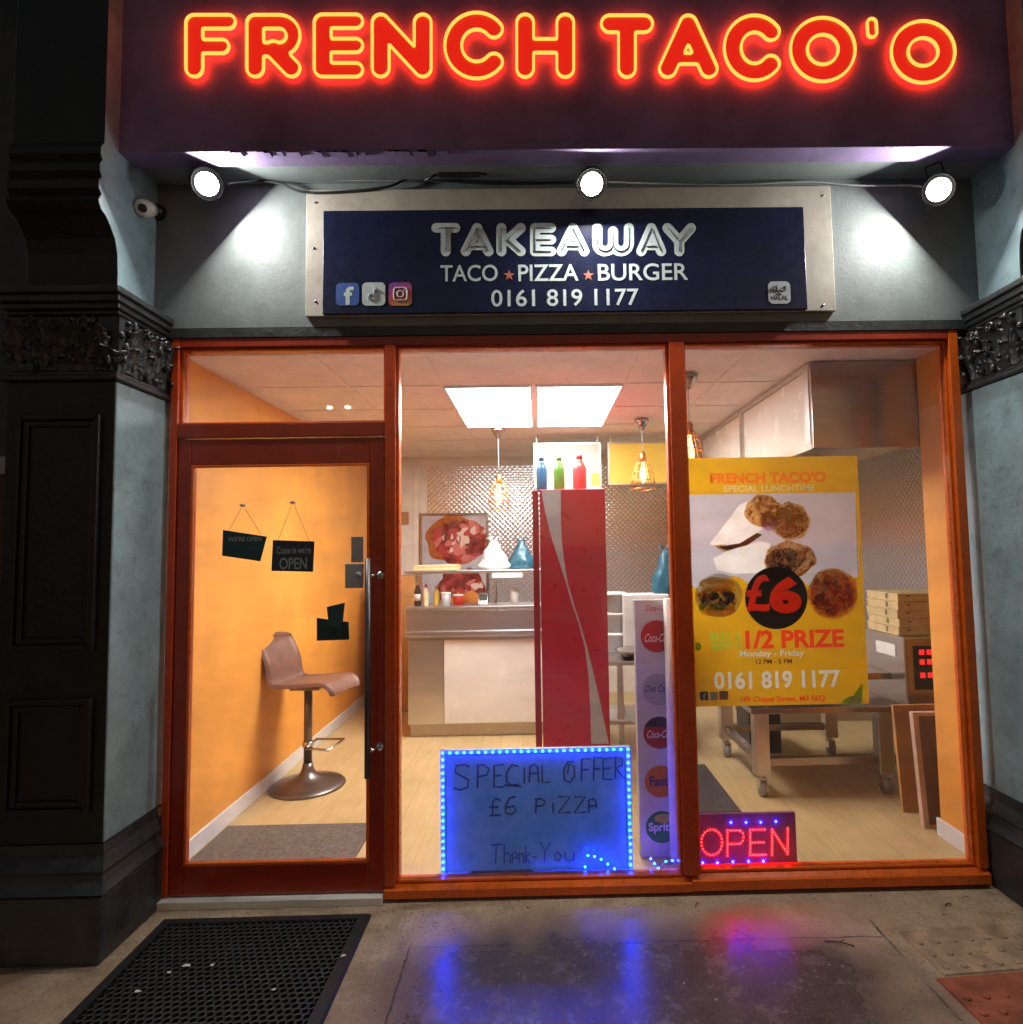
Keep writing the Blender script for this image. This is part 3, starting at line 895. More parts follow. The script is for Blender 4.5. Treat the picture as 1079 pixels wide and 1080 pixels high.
# inside walls
MB().box(-1.85, .08, .0, -1.685, 3.6, 2.41).build('interior_wall', 'orangewall', bld)
MB().box(1.955, .08, .0, 2.9, .40, 2.41).build('interior_wall', 'orangewall', bld)
MB().box(2.85, .402, .0, 2.95, 3.6, 2.41).build('interior_wall', 'cream', bld)
MB().box(-1.684, 3.5, .0, 2.849, 3.6, 2.41).build('interior_wall', 'cream', bld)
MB().box(-1.683, .085, .031, -1.668, 3.49, .115, bev=.003).build('skirting', 'white', bld)
MB().box(1.938, .085, .031, 1.953, .41, .115, bev=.003).build('skirting', 'white', bld)
MB().box(-1.12, 3.485, .6, 2.84, 3.498, 2.32).build('steel_cladding', 'plate', bld)
MB().box(2.836, .42, .5, 2.848, 3.48, 2.20).build('steel_cladding', 'plate', bld)
m = MB()
for x in (-1.40, -1.26): m.box(x, 3.46, .031, x + .055, 3.499, 2.3, bev=.004)
m.box(-1.344, 3.47, .031, -1.261, 3.499, 2.3)
m.build('inner_door', 'cream', bld)

# building next door, a sliver at the left edge
nb = thing('neighbouring_building', 'neighbouring shopfront in brown and ochre, a sliver at the far left edge', 'building', (-2.6, 0, 0))
MB().box(-6, -.02, .0, -2.06, .1, .93).build('stall_riser', pm('ochre_tile', (.42, .26, .09), .5, var=.15), nb)
MB().box(-6, -.06, .932, -2.06, .08, .985, bev=.006).build('sill', 'cablewhite', nb)
MB().box(-6, .02, .987, -2.06, .1, 1.82).build('blind_panel', pm('brown_blind', (.07, .032, .022), .5, var=.2), nb)
MB().box(-6, -.02, 1.822, -2.06, .1, 1.9, bev=.006).build('rail', 'grey', nb)
MB().box(-6, .0, 1.902, -2.06, .1, 7).build('wall', 'black', nb)

# ================================================================== SIGNS OUTSIDE
SY = -.268
sign = thing('neon_sign', 'glowing red and amber neon letters reading FRENCH TACO\'O on dark fascia', 'neon sign', (.15, -.25, 3.4))
spec = [('F', 195, 15, 251, 84), ('R', 259, 15, 319, 84), ('E', 330, 14.5, 385, 84), ('N', 391, 14.5, 457, 84), ('C', 466, 12.5, 537, 86), ('H', 543, 14.5, 607, 84.5),
        ('T', 632, 15.5, 690, 84.5), ('A', 693, 15.5, 758, 84.5), ('C', 760, 15.5, 828, 88), ('O', 831, 18, 903, 89), ("'", 911.5, 19, 925.5, 42.5), ('O', 937, 21.5, 1008, 90.5)]
for ch, x0, y0, x1, y1 in spec:
    r_ = 8.9 if ch != "'" else 4.8
    ra = 7.2 if ch in 'EFRHA' else r_
    st = strokes(ch, x0 + 2, y0 + 2, x1 - 2, y1 - 2, r_, ra)
    lp = [[(*P(a, b_, SY),) for a, b_ in l] for l in contours(st, 1.0)]
    l3 = [[(p[0], SY, p[1]) for p in l] for l in lp]
    m = MB()
    fill_loops(m, l3, 0)
    walls(m, l3, .007, 1)
    back = [[(p[0], SY + .007, p[2]) for p in l] for l in l3]
    fill_loops(m, back, 1)
    let = m.build('neon_letter', ['neonred', 'neonback'], sign)
    m = MB()
    for l in l3: m.tube([(p[0], SY - .004, p[2]) for p in l[::2]], .0062, 6, 0, closed=True)
    m.build('neon_tube', 'tube', let)

tk = thing('shop_sign', 'navy blue takeaway sign board with white lettering on a weathered white backing', 'sign', (.16, -.02, 2.5))
MB().box(-1.013, -.018, 2.503, 1.341, -.001, 3.08, bev=.002).build('backing_board', 'backing', tk)
MB().box(-.932, -.034, 2.506, 1.207, -.0185, 2.974, bev=.002).build('sign_panel', 'navy', tk)
TY = -.0355
let = MB()
ink = MB()
for ch, x0, x1 in (('T', 455, 485.5), ('A', 486, 520.5), ('K', 523.5, 554.5), ('E', 559, 586.5), ('A', 587, 621.5), ('W', 624.5, 668.5), ('A', 671, 702.5), ('Y', 698.5, 734)):
    st = strokes(ch, x0, 235.5, x1, 270.5, 5.3, 5.1)
    l3 = [[(q[0], TY, q[1]) for q in (P(a, b_, TY) for a, b_ in l)] for l in contours(st, .6)]
    fill_loops(let, l3, 0)
    for pl, _ in st:
        for off in (-1.9, 1.9):
            pass
        pts = [(q[0], TY - .0012, q[1]) for q in (P(a, b_, TY) for a, b_ in pl)]
        ink.tube(pts, .0026, 5, 0)
let.build('lettering', 'signwhite', tk)
for tx, bx in (('TACO', (464.5, 279.5, 525, 297)), ('PIZZA', (546.5, 279, 610, 296.5)), ('BURGER', (630.5, 278, 725.5, 296)), ('0161 819 1177', (518, 305, 673.5, 323))):
    MB().text(tx, pbox(*bx, TY), TY, 0, .012).build('lettering', 'signwhite', tk)
ink.build('inline_stripe', flat('stripe_ink', (.10, .14, .2)), tk)
for px in (537, 620.5):
    st = []
    for k in range(10):
        rr_ = 6 if k % 2 == 0 else 2.5
        st.append(P(px + rr_ * math.sin(PI * k / 5), 290.5 - rr_ * math.cos(PI * k / 5), TY))
    MB().xz(st, TY).build('star', flat('salmon_ink', (.55, .16, .1)), tk)
def icon(px0, px1, py0, py1, y, kind, parent, k=1.0):
    q = pbox(px0, py0, px1, py1, y)
    W = q[2] - q[0]
    cx, cz = (q[0] + q[2]) / 2, (q[1] + q[3]) / 2
    m = MB().xz(rrect(q[0], q[1], q[2], q[3], W * .2), y)
    e = .0006
    if kind == 'f':
        m.text('f', (cx - W * .16, q[1] + W * .03, cx + W * .26, q[1] + W * .84), y - e, 1, .03)
        return m.build('emblem', [flat('blue_icon', (.02, .09, .42)), 'signwhite'], parent)
    if kind == 'n':
        m.tube([(cx + W * .03, y - e, cz + W * .3), (cx + W * .03, y - e, cz - W * .14)], W * .04, 5, 1)
        m.tube([(cx + W * .03, y - e, cz + W * .3), (cx + W * .12, y - e, cz + W * .17), (cx + W * .24, y - e, cz + W * .13)], W * .04, 5, 1)
        m.tube([(cx - W * .1 + W * .13 * math.cos(t), y - e, cz - W * .14 + W * .13 * math.sin(t)) for t in np.linspace(0, 2 * PI, 16)], W * .035, 5, 1)
        return m.build('emblem', ['signwhite', 'grey'], parent)
    if kind == 'c':
        mt, n, b_ = _new('sunset_icon')
        s_ = _sep(n, _coord(n))
        g = _math(n, 'ADD', _math(n, 'MULTIPLY', _math(n, 'SUBTRACT', s_[2], q[1]), .8 / W), _math(n, 'MULTIPLY', _math(n, 'SUBTRACT', q[2], s_[0]), .25 / W))
        n.links.new(_ramp(n, g, [(.05, (.65, .33, .08)), (.45, (.6, .09, .1)), (.95, (.28, .06, .4))]), b_.inputs['Base Color'])
        l = rrect(cx - W * .28, cz - W * .28, cx + W * .28, cz + W * .28, W * .13)
        m.tube([(p[0], y - e, p[1]) for p in l], W * .028, 5, 1, closed=True)
        m.tube([(cx + W * .14 * math.cos(t), y - e, cz + W * .14 * math.sin(t)) for t in np.linspace(0, 2 * PI, 20)[:-1]], W * .028, 5, 1, closed=True)
        m.ball((cx + W * .17, y - e, cz + W * .17), W * .03, 1, 8, 5)
        return m.build('emblem', [mt, 'signwhite'], parent)
icon(354.5, 379, 298.5, 322.5, TY, 'f', tk)
icon(382, 406.5, 298, 322.5, TY, 'n', tk)
icon(410, 434.5, 298, 322.5, TY, 'c', tk)
q = pbox(810, 297, 833.5, 320.5, TY)
m = MB().xz(rrect(*q, .022), TY)
m.text('HALAL', pbox(813, 312, 831, 316.5, TY), TY - .0006, 1, .02)
for pl in ([(829, 302), (828, 306.5), (824, 307), (822, 305.5)], [(822, 305.5), (820, 307.5), (817.5, 307.5)], [(819.5, 301), (819, 307)], [(817, 301.5), (816, 307.5), (812.5, 307), (812.5, 304.5)], [(826, 303), (829, 302)], [(818.5, 310), (825, 310)]):
    m.tube([(p[0], TY - .0006, p[1]) for p in (P(a, b_, TY) for a, b_ in pl)], .0022, 5, 1)
m.build('emblem', [flat('pale_badge', (.5, .55, .62)), 'inkdark'], tk)
for px, py in ((333, 214), (333, 318), (868, 207), (868, 322), (331, 262)):
    x, z = P(px, py, -.018)
    MB().tube([(x, -.0182, z), (x, -.021, z)], [.006, .004], 8).build('screw', 'dsteel', tk)

# floodlights and camera
def lamp(px, py, n_, label, power):
    y = -.135
    x, z = P(px, py, y)
    n_ = np.array(n_, float)
    n_ /= np.linalg.norm(n_)
    u = np.cross([0, 0, 1.], n_)
    u /= np.linalg.norm(u)
    v = np.cross(n_, u)
    t = thing('floodlight', label, 'floodlight', (x, y, z), 'floodlights under the fascia')
    c = np.array([x, y, z])
    m = MB()
    m.tube([c - n_ * .060, c - n_ * .055, c - n_ * .018, c - n_ * .006, c + n_ * .008], [.035, .05, .060, .066, .066], 28)
    m.tube([c + n_ * .0082, c + n_ * .014], [.066, .062], 28, cap=False)
    m.tube([c + n_ * .014, c + n_ * .0084], [.062, .047], 28, cap=False)
    for k in range(-3, 4): m.obox(c - n_ * .066 + u * k * .013, u, v, n_, .002, .04, .0085)
    m.build('housing', 'blk', t)
    m = MB()
    top = np.array([x, y + .03, 3.118])
    a, b_ = c + u * .068 - n_ * .012, c - u * .068 - n_ * .012
    m.tube([a, a + (top - a) * .55, top + u * .03, top - u * .03, b_ + (top - b_) * .55, b_], .004, 6)
    m.build('bracket', 'blk', t)
    MB().tube([c + n_ * .0083, c + n_ * .0095], [.046, .042], 28).build('lens', 'lampface', t)
    ld = bpy.data.lights.new('floodlight_beam', 'AREA')
    ld.shape = 'DISK'
    ld.size = .08
    ld.energy = power
    ld.color = (1, .965, .88)
    lo = bpy.data.objects.new('floodlight_beam', ld)
    col.objects.link(lo)
    lo.parent = t
    d = Vector(n_)
    lo.rotation_euler = d.to_track_quat('-Z', 'Y').to_euler()
    lo.location = tuple(n_ * .013)
lamp(218, 194, (.62, -.62, -.55), 'left lit floodlight beside the white dome camera', LAMP_W)
lamp(624, 194, (.03, -.72, -.70), 'middle lit floodlight above the navy sign', LAMP_W)
lamp(990, 200, (-.62, -.62, -.55), 'right lit floodlight above the right window', LAMP_W)
x, z = P(153, 220, -.12)
cc = thing('security_camera', 'small white dome security camera with black lens by the left pilaster', 'camera', (x, -.12, z))
dirn = np.array([.25, -.85, -.45]); dirn /= np.linalg.norm(dirn)
c0 = np.array([x, -.12, z])
m = MB()
m.tube([c0 - dirn * .09, c0 - dirn * .02, c0 + dirn * .012, c0 + dirn * .03], [.03, .036, .036, .031], 18)
m.build('shell', 'white', cc)
m = MB()
m.tube([c0 + dirn * .0305, c0 + dirn * .037], [.018, .014], 16)
m.build('lens', 'blk', cc)
MB().tube([c0 - dirn * .09, (x - .02, .0 - .02, z + .05), (x - .02, .0, z + .05)], [.022, .03, .04], 12).build('mount', 'blk', cc)
# cables along the soffit
def cable(pts, r, mat, label, name='power_cable'):
    p3 = []
    for a, b_, y in pts:
        q = onY(a, b_, y)
        p3.append(q)
    # smooth through the points
    out = []
    n = len(p3)
    for i in range(n - 1):
        p0, p1, p2, p4 = p3[max(0, i - 1)], p3[i], p3[i + 1], p3[min(n - 1, i + 2)]
        for k in range(6):
            t = k / 6
            out.append(.5 * ((2 * p1) + (-p0 + p2) * t + (2 * p0 - 5 * p1 + 4 * p2 - p4) * t * t + (-p0 + 3 * p1 - 3 * p2 + p4) * t ** 3))
    out.append(p3[-1])
    return tag(MB().tube(out, r, 6).build(name, mat), label, 'cable')
cable([(240, 195, -.1), (258, 191, -.03), (292, 193, -.03), (322, 203, -.024), (370, 202, -.024), (410, 197, -.024), (432, 189, -.02), (470, 191, -.02), (520, 194, -.02), (600, 193, -.03), (616, 192, -.1)], .006, 'cable', 'black sagging cable from the left floodlight to the middle one')
cable([(240, 194, -.1), (280, 190, -.02), (340, 190, -.02), (400, 191, -.02), (436, 191, -.016)], .003, 'cablewhite', 'thin grey cable strung above the sagging black cable')
cable([(636, 192, -.1), (700, 194, -.02), (780, 195, -.02), (850, 192, -.02), (905, 196, -.02), (960, 196, -.05), (980, 199, -.1)], .004, 'cablewhite', 'grey cable from the middle floodlight to the right one')
q = pbox(462, 180, 506, 186, -.06)
m = MB().box(q[0], -.075, q[1], q[2], -.045, q[3], bev=.004)
m.cyl(((q[0]) - .0, -.06, (q[1] + q[3]) / 2), (q[0] - .06, -.04, (q[1] + q[3]) / 2 - .02), .006, 8)
m.cyl(((q[2]) - .0, -.06, (q[1] + q[3]) / 2), (q[2] + .03, -.06, 3.118), .005, 8)
tag(m.build('cable_connector', 'blk'), 'black cable junction box under the soffit above the navy sign', 'junction box')
m = MB().tube([(p[0], .082, p[1]) for p in (P(a, b_, .082) for a, b_ in ((187, 373), (190, 385), (191.5, 405), (190, 425), (187, 440), (185, 446)))], .006, 6)
tag(m.build('hanging_wire', 'cable'), 'dark wire looping down inside the glass over the door', 'wire')

# rubber mat on the pavement
mt = thing('rubber_mat', 'black rubber honeycomb mat on the pavement outside the door', 'door mat', (-1.1, -.75, .0))
def T(u, v, z):
    a = R(.4)
    return (-1.525 + u * math.cos(a) + v * math.sin(a), -.100 + u * math.sin(a) - v * math.cos(a), z)
W_, L_, bd, H_ = .83, 1.4, .045, .016
m = MB()
m.add([T(0, 0, .002), T(W_, 0, .002), T(W_, L_, .002), T(0, L_, .002)], [(0, 3, 2, 1)])
rim = [(0, 0), (W_, 0), (W_, L_), (0, L_)]
inn = [(bd, bd), (W_ - bd, bd), (W_ - bd, L_ - bd), (bd, L_ - bd)]
vs = [T(*p, .001) for p in rim] + [T(p[0] + (.008 if p[0] == 0 else -.008), p[1] + (.008 if p[1] == 0 else -.008), H_ * .8) for p in rim] + [T(*p, H_) for p in inn] + [T(*p, .003) for p in inn]
fs = []
for i in range(4):
    j = (i + 1) % 4
    for k in (0, 4, 8): fs.append((i + k, j + k, j + k + 4, i + k + 4))
m.add(vs, fs)
rc = .0135
for j in range(int((L_ - 2 * bd) / (rc * 1.732)) + 1):
    for i in range(int((W_ - 2 * bd) / (rc * 2)) + 1):
        u, v = bd + rc + i * rc * 2 + (rc if j % 2 else 0), bd + rc + j * rc * 1.732
        if u > W_ - bd - rc * .6 or v > L_ - bd - rc * .6: continue
        vs, fs = [], []
        for k in range(6):
            q = R(60 * k + 30)
            vs += [T(u + rc * 1.155 * math.cos(q), v + rc * 1.155 * math.sin(q), H_ - .002), T(u + rc * .80 * math.cos(q), v + rc * .80 * math.sin(q), H_ - .0005), T(u + rc * .76 * math.cos(q), v + rc * .76 * math.sin(q), .003)]
        for k in range(6):
            l = (k + 1) % 6
            fs += [(k * 3, l * 3, l * 3 + 1, k * 3 + 1), (k * 3 + 1, l * 3 + 1, l * 3 + 2, k * 3 + 2)]
        m.add(vs, fs)
m.build('honeycomb', 'rubber', mt)
for i, (u, v, s_, lb) in enumerate(((.26, .30, .016, 'white paper scrap on the mat, nearest the door on its left side'), (.22, .33, .010, 'tiny pale scrap beside the white one on the mat'), (.17, .42, .012, 'pale fleck lying low on the left of the rubber mat'),
                                (.35, .30, .013, 'white scrap near the middle of the rubber mat'), (.29, .62, .022, 'largest white paper scrap on the rubber mat'), (.45, .68, .015, 'curled pale scrap right of the largest scrap'),
                                (.62, .43, .010, 'small white crumb on the right half of the mat'), (.80, .27, .016, 'thin white sliver on the right rim of the mat'))):
    r_ = random.Random(i)
    pts = [(u + s_ * r_.uniform(.5, 1.1) * math.cos(R(a)), v + s_ * .6 * r_.uniform(.5, 1.1) * math.sin(R(a))) for a in range(0, 360, 60)]
    vs = [T(*p, H_ + .0015 + r_.random() * .004) for p in pts]
    n = len(vs)
    vs += [(p[0], p[1], p[2] - .001) for p in vs]
    tag(MB().add(vs, [tuple(range(n)), tuple(range(2 * n - 1, n - 1, -1))] + [(k, (k + 1) % n, (k + 1) % n + n, k + n) for k in range(n)]).build('paper_scrap', 'white'), lb, 'litter', 'paper scraps on the mat')
x = .66
for i, (px, py, L, a, lb) in enumerate(((885, 996, .10, -20, 'dark twig lying on the wet pavement below the right window'), (735, 955, .03, 50, 'short dark twig on the pavement below the window mullion'), (1000, 955, .03, 10, 'small dark leaf fragment on the pavement near the right pilaster'))):
    d = _ray(px, py)
    p = CAM + (-CAM[2] / d[2]) * d
    e = np.array([math.cos(R(a)), math.sin(R(a)), 0]) * L / 2
    mm = MB().tube([p - e + [0, 0, .004], p + [0, .004, .008], p + e + [0, 0, .005]], .0022, 6)
    if i == 0: mm.tube([p + [0, .004, .008], p + e * .5 + [0, .02, .01]], .0015, 5)
    tag(mm.build('twig', pm('twig_bark', (.05, .035, .025), .7)), lb, 'twig')

# lit twin-headed street lamp across the road: the photograph shows it mirrored in the glass over the door
t = thing('street_lamp', 'lit twin headed street lamp across the road, mirrored in the glass over the door', 'street lamp', (-7.0, -18.6, -.12))
MB().lathe((-7.0, -18.6, -.3), [(.11, 0), (.11, 1.1), (.075, 1.15), (.05, 6.7)], 16).build('pole', 'dsteel', t)
for x in (-7.32, -6.68):
    MB().tube([(-7.0, -18.6, 6.3), (x * .5 - 3.5, -18.6, 6.62), (x, -18.55, 6.66)], .03, 8).build('arm', 'dsteel', t)
    hd = MB().box(x - .12, -18.66, 6.62, x + .12, -18.38, 6.72, bev=.02).build('lamp_head', 'dsteel', t)
    MB().lathe((x, -18.5, 6.55), [(.03, 0), (.085, .02), (.10, .07)], 16).build('bowl', 'streetlight', hd)

# grit and crumbs washed up along the shopfront and the slab edges
g_ = random.Random(11)
m = MB()
for k in range(900):
    if k % 3 == 0: x, y = g_.uniform(-1.55, 1.85), -abs(g_.gauss(0, .05)) - .015
    else: x, y = g_.uniform(-1.9, 2.1), -g_.uniform(.02, 1.3)
    if -1.55 < x < -.67 and y < -.08: continue
    r_ = g_.uniform(.0012, .0035) * (1.5 if g_.random() < .08 else 1)
    vs = [(x + r_ * g_.uniform(.6, 1.3) * math.cos(q + .3 * k), y + r_ * g_.uniform(.6, 1.3) * math.sin(q + .3 * k), .0004) for q in (0, 1.3, 2.6, 3.9, 5.1)] + [(x + r_ * .2, y, r_ * g_.uniform(.5, .9))]
    m.add(vs, [(0, 1, 5), (1, 2, 5), (2, 3, 5), (3, 4, 5), (4, 0, 5)], 0 if g_.random() < .6 else 1)
o = m.build('grit', [pm('dark_grit', (.07, .06, .05), .8), pm('pale_grit', (.5, .46, .4), .7)])
o['kind'] = 'stuff'
o['label'] = 'fine grit and crumbs scattered over the pavement before the shopfront'

# ================================================================== IN THE WINDOWS
# handwritten LED board
LY = .115
lb = thing('message_board', 'handwritten special offer board edged with bright blue lights behind the window', 'message board', (-.03, LY, .06))
q = pbox(465, 788.5, 666, 922.5, LY)
BX0, BZ0, BX1, BZ1 = q
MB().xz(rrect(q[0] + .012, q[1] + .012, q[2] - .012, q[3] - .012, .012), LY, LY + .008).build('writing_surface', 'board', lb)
m = MB()
for (a0, c0, a1, c1) in ((q[0], q[1], q[0] + .022, q[3]), (q[2] - .022, q[1], q[2], q[3]), (q[0] + .0225, q[3] - .022, q[2] - .0225, q[3])):
    m.box(a0, LY - .007, c0, a1, LY + .014, c1, bev=.004)
x5, x6 = P(497, 925, LY)[0], P(562, 925, LY)[0]
m.box(q[0] + .0225, LY - .010, q[1], x5, LY + .014, q[1] + .022, bev=.004).box(x6, LY - .010, q[1], q[2] - .0225, LY + .014, q[1] + .022, bev=.004)
m.build('frame', pm('pale_frame', (.4, .45, .52), .35), lb)
m = MB().box(x5 + .001, LY - .006, q[1] + .002, x6 - .001, LY + .012, q[1] + .024, bev=.002)
m.build('pen_tray', 'panelbrown', lb)
m = MB()
def dot(m_, x, y, z, r_, mi=0): m_.ball((x, y, z), r_, mi, 6, 4, sy=.7)
W_, H2 = q[2] - q[0], q[3] - q[1]
e = .011
nx_, nz_ = 27, 19
for i in range(nx_):
    t = q[0] + e + (W_ - 2 * e) * i / (nx_ - 1)
    dot(m, t, LY - .0125, q[3] - e, .0045)
    if not (x5 - .004 < t < x6 + .004): dot(m, t, LY - .0125, q[1] + e, .0045)
for i in range(1, nz_ - 1):
    t = q[1] + e + (H2 - 2 * e) * i / (nz_ - 1)
    dot(m, q[0] + e, LY - .0125, t, .0045)
    dot(m, q[2] - e, LY - .0125, t, .0045)
m.build('led_border', 'led_blue', lb)
HW = {'S': [[(1, .9), (.7, 1), (.2, .95), (.1, .7), (.5, .55), (.95, .4), (.9, .1), (.4, 0), (0, .08)]], 'P': [[(.1, 0), (.15, 1)], [(.0, .95), (.6, 1), (1, .8), (.8, .55), (.15, .48)]], 'E': [[(1, 1), (.1, .95), (.1, .02), (1, 0)], [(.1, .5), (.8, .52)]],
      'C': [[(1, .9), (.5, 1), (.1, .6), (.1, .15), (.5, 0), (1, .05)], [(-.1, .0), (1.2, -.05)]], 'I': [[(.5, 0), (.5, 1)]], 'A': [[(0, 0), (.1, .9), (.5, 1), (.9, .9), (1, 0)], [(.1, .5), (.95, .5)]], 'L': [[(.1, 1), (.1, 0), (1, .02)]],
      'O': [[(.9, .95), (.4, .95), (.05, .6), (.1, .1), (.6, 0), (1, .3), (.95, .75), (.5, .85), (.4, .4)]], 'F': [[(.1, 0), (.15, 1), (1, 1)], [(.12, .52), (.8, .52)]], 'R': [[(.1, 0), (.1, 1), (.8, .9), (.75, .6), (.1, .5), (1, 0)]],
      '6': [[(.9, 1), (.4, .9), (.1, .5), (.1, .12), (.5, 0), (.95, .2), (.8, .48), (.15, .4)]], '£': [[(1, .9), (.6, 1), (.3, .8), (.3, .05), (0, 0), (1, .02)], [(0, .5), (.8, .5)]], 'i': [[(.5, 0), (.5, .62)], [(.5, .85), (.52, .9)]],
      'Z': [[(.05, 1), (.95, 1), (.05, 0), (1, .03)]], 'a': [[(.1, 0), (.1, .9), (.6, 1), (.9, .75), (.9, .3)], [(.1, .45), (.8, .5)]], 'T': [[(0, .95), (1, 1)], [(.45, 1), (.4, 0)]], 'h': [[(.1, 1), (.1, 0)], [(.1, .45), (.6, .55), (.9, .4), (.9, 0)]],
      'n': [[(.1, .6), (.1, 0)], [(.1, .45), (.6, .58), (.9, .4), (.9, 0)]], 'k': [[(.1, 1), (.1, 0)], [(.8, .6), (.1, .3), (.9, 0)]], 'Y': [[(0, 1), (.4, .55), (.95, 1)], [(.4, .55), (.35, 0)]], 'o': [[(.5, .6), (.1, .4), (.15, .08), (.6, 0), (.9, .3), (.5, .6)]],
      'u': [[(.1, .6), (.1, .1), (.5, 0), (.9, .15)], [(.9, .6), (.95, 0)]], '-': [[(.1, .4), (.9, .42)]]}
def write(seq, y, r_):
    hw = MB()
    for ch, x0, x1, t_, b_ in seq:
        for pl in HW[ch]:
            hw.tube([(p[0], y, p[1]) for p in (P(x0 + (x1 - x0) * u, b_ - (b_ - t_) * v, y) for u, v in pl)], r_, 5)
    hw.build('handwriting', 'inkdark' if r_ > .003 else flat('faded_blue_ink', (.02, .06, .25)), lb)
yy = LY - .001
write([('S', 478, 495, 806, 833), ('P', 502, 516, 806, 831), ('E', 520, 531, 806, 830), ('C', 533, 547, 806, 828), ('I', 551, 555, 809, 826), ('A', 558, 568, 806, 825), ('L', 571, 580, 806, 825), ('O', 594, 606, 802, 825), ('F', 612, 623, 800, 824), ('F', 625, 635, 799, 823), ('E', 635, 646, 799, 822), ('R', 648, 659, 798, 821)], yy, .0042)
write([('£', 516, 528, 842, 860), ('6', 532, 545, 840, 859), ('P', 564, 575, 842, 858), ('i', 581, 586, 840, 857), ('Z', 588, 602, 840, 857), ('Z', 605, 618, 840, 857), ('a', 620, 630, 842, 857)], yy, .0042)
write([('T', 518, 530, 890, 910), ('h', 531, 539, 890, 910), ('a', 540, 546, 898, 910), ('n', 547, 553, 892, 910), ('k', 554, 560, 892, 910), ('-', 561, 567, 895, 910), ('Y', 570, 582, 888, 909), ('o', 584, 593, 892, 908), ('u', 595, 606, 892, 908)], yy, .0029)
# loose run of lights in front of the board's corner
m = MB()
lp = [P(a, b_, .085) for a, b_ in ((616, 927), (617, 914), (620, 902), (627, 903), (634, 906), (641, 911), (648, 916), (655, 920), (661, 926))]
pts = [(p[0], .088, p[1]) for p in lp]
m.tube(pts, .0018, 5, 0)
for p in pts: dot(m, p[0], p[1] - .003, p[2], .0045, 1)
tag(m.build('light_string', ['cablewhite', 'led_blue']), 'loose string of blue lights drooping over the board\'s lower right corner', 'string lights')
m = MB()
pts = [(p[0], .12, p[1]) for p in (P(a, b_, .12) for a, b_ in ((686, 905), (690, 910), (694, 915), (702, 908), (709, 907)))]
m.tube(pts, .0018, 5, 0)
for p in pts: dot(m, p[0], p[1] - .003, p[2], .004, 1)
tag(m.build('light_string', ['cablewhite', 'led_blue']), 'short string of blue lights at the foot of the drinks stand', 'string lights')

# OPEN sign
OY = .10
op = thing('led_sign', 'black light sign spelling OPEN in red dots with blue dots above and below', 'light sign', (.9, OY, .06))
q = pbox(736, 857.5, 840, 915, OY)
MB().box(q[0], OY, q[1], q[2], OY + .018, q[3], bev=.004).build('panel', pm('dark_red_black_panel', (.26, .05, .16), .4), op)
m = MB()
def along(pl, stp):
    out = []
    for a, b_ in zip(pl[:-1], pl[1:]):
        L = math.hypot(b_[0] - a[0], b_[1] - a[1])
        n = max(1, round(L / stp))
        for k in range(n): out.append((a[0] + (b_[0] - a[0]) * k / n, a[1] + (b_[1] - a[1]) * k / n))
    out.append(pl[-1])
    return out
lets = [arc(750.5, 888, 11, 13.5, 0, 360, 22), [(767, 902), (767, 875.5), (779, 875.5)] + arc(779, 882.5, 5, 7, -70, 70, 4) + [(779, 889.5), (768, 889.8)],
        [(806, 874.5), (791, 875), (791, 901.5), (807, 901)], [(793, 888.3), (805, 888)], [(814, 901), (814, 874.5), (830.5, 900), (830.5, 873.5)]]
for i, pl in enumerate(lets):
    for a, b_ in (pl if i == 0 else along(pl, 2.9)):
        x, z = P(a, b_, OY)
        dot(m, x, OY - .001, z, .0031)
m.build('lettering', 'led_red', op)
m = MB()
for a, b_ in ((770.7, 867), (786.6, 867), (802, 866.8), (818, 866), (741, 909.4), (756.4, 909.4), (772.7, 908.5), (789.2, 908), (805, 907.7)):
    x, z = P(a, b_, OY)
    dot(m, x, OY - .001, z, .0058)
m.build('led_dots', 'led_deep', op)

# poster
PY = .058
po = thing('poster', 'yellow special offer poster with pictured wraps burger and pizza on right window', 'poster', (1.06, PY, .76))
q = pbox(726, 482, 910, 743.5, PY)
PQ = q
L1, L2, L3, L4 = PY - .0006, PY - .0012, PY - .0018, PY - .0048
a = pbox(728, 520.5, 904, 606, L1)
m = MB()
# the grey ground fades into the yellow in a soft wavy edge
wv = [P(728 + 176 * i / 20, 606 + 9 * math.sin(i * .9) + 10, L1) for i in range(21)]
W0 = [(748, 574), (768, 548), (780, 532), (790, 528), (800, 545), (806, 556), (795, 565), (778, 577), (762, 579)]
W1 = [(752, 589), (765, 582), (800, 571), (812, 573), (808, 592), (806, 604), (775, 605), (756, 601)]
punched(m, [(a[0], a[3]), *wv, (a[2], a[3])], [], L1, 0, [[P(x, y, L1) for x, y in W0], [P(x, y, L1) for x, y in W1]])
m.build('picture_ground', 'lilac', po)
q = PQ
m = MB()
WORDS = (("FRENCH TACO'O", (749, 498, 871, 509.5), 'posterorange', .05), ('SPECIAL LUNCHTIME', (763, 511.5, 859, 518.5), 'paleyellow', .02), ('BUY 2', (749, 667, 780, 675), 'green', .02),
         ('GET 1', (750, 676.5, 780, 684.5), 'green', .02), ('1/2 PRIZE', (786, 664, 890, 683.5), 'red', .035), ('Monday - Friday', (780, 685.5, 848, 694), 'pale', .02),
         ('12 PM - 5 PM', (797, 695, 835, 700), 'maroon', .02), ('0161 819 1177', (753, 707, 886, 726), 'pale', .03), ('189 Chapel Street, M3 5EQ', (781, 733.8, 870, 741.5), 'red', .02))
punched(m, [(q[0], a[3]), (q[2], a[3]), (q[2], q[3]), (q[0], q[3])], [(w_, bo, pbox(*bx, L1)) for w_, bx, c_, bo in WORDS[:2]], PY)
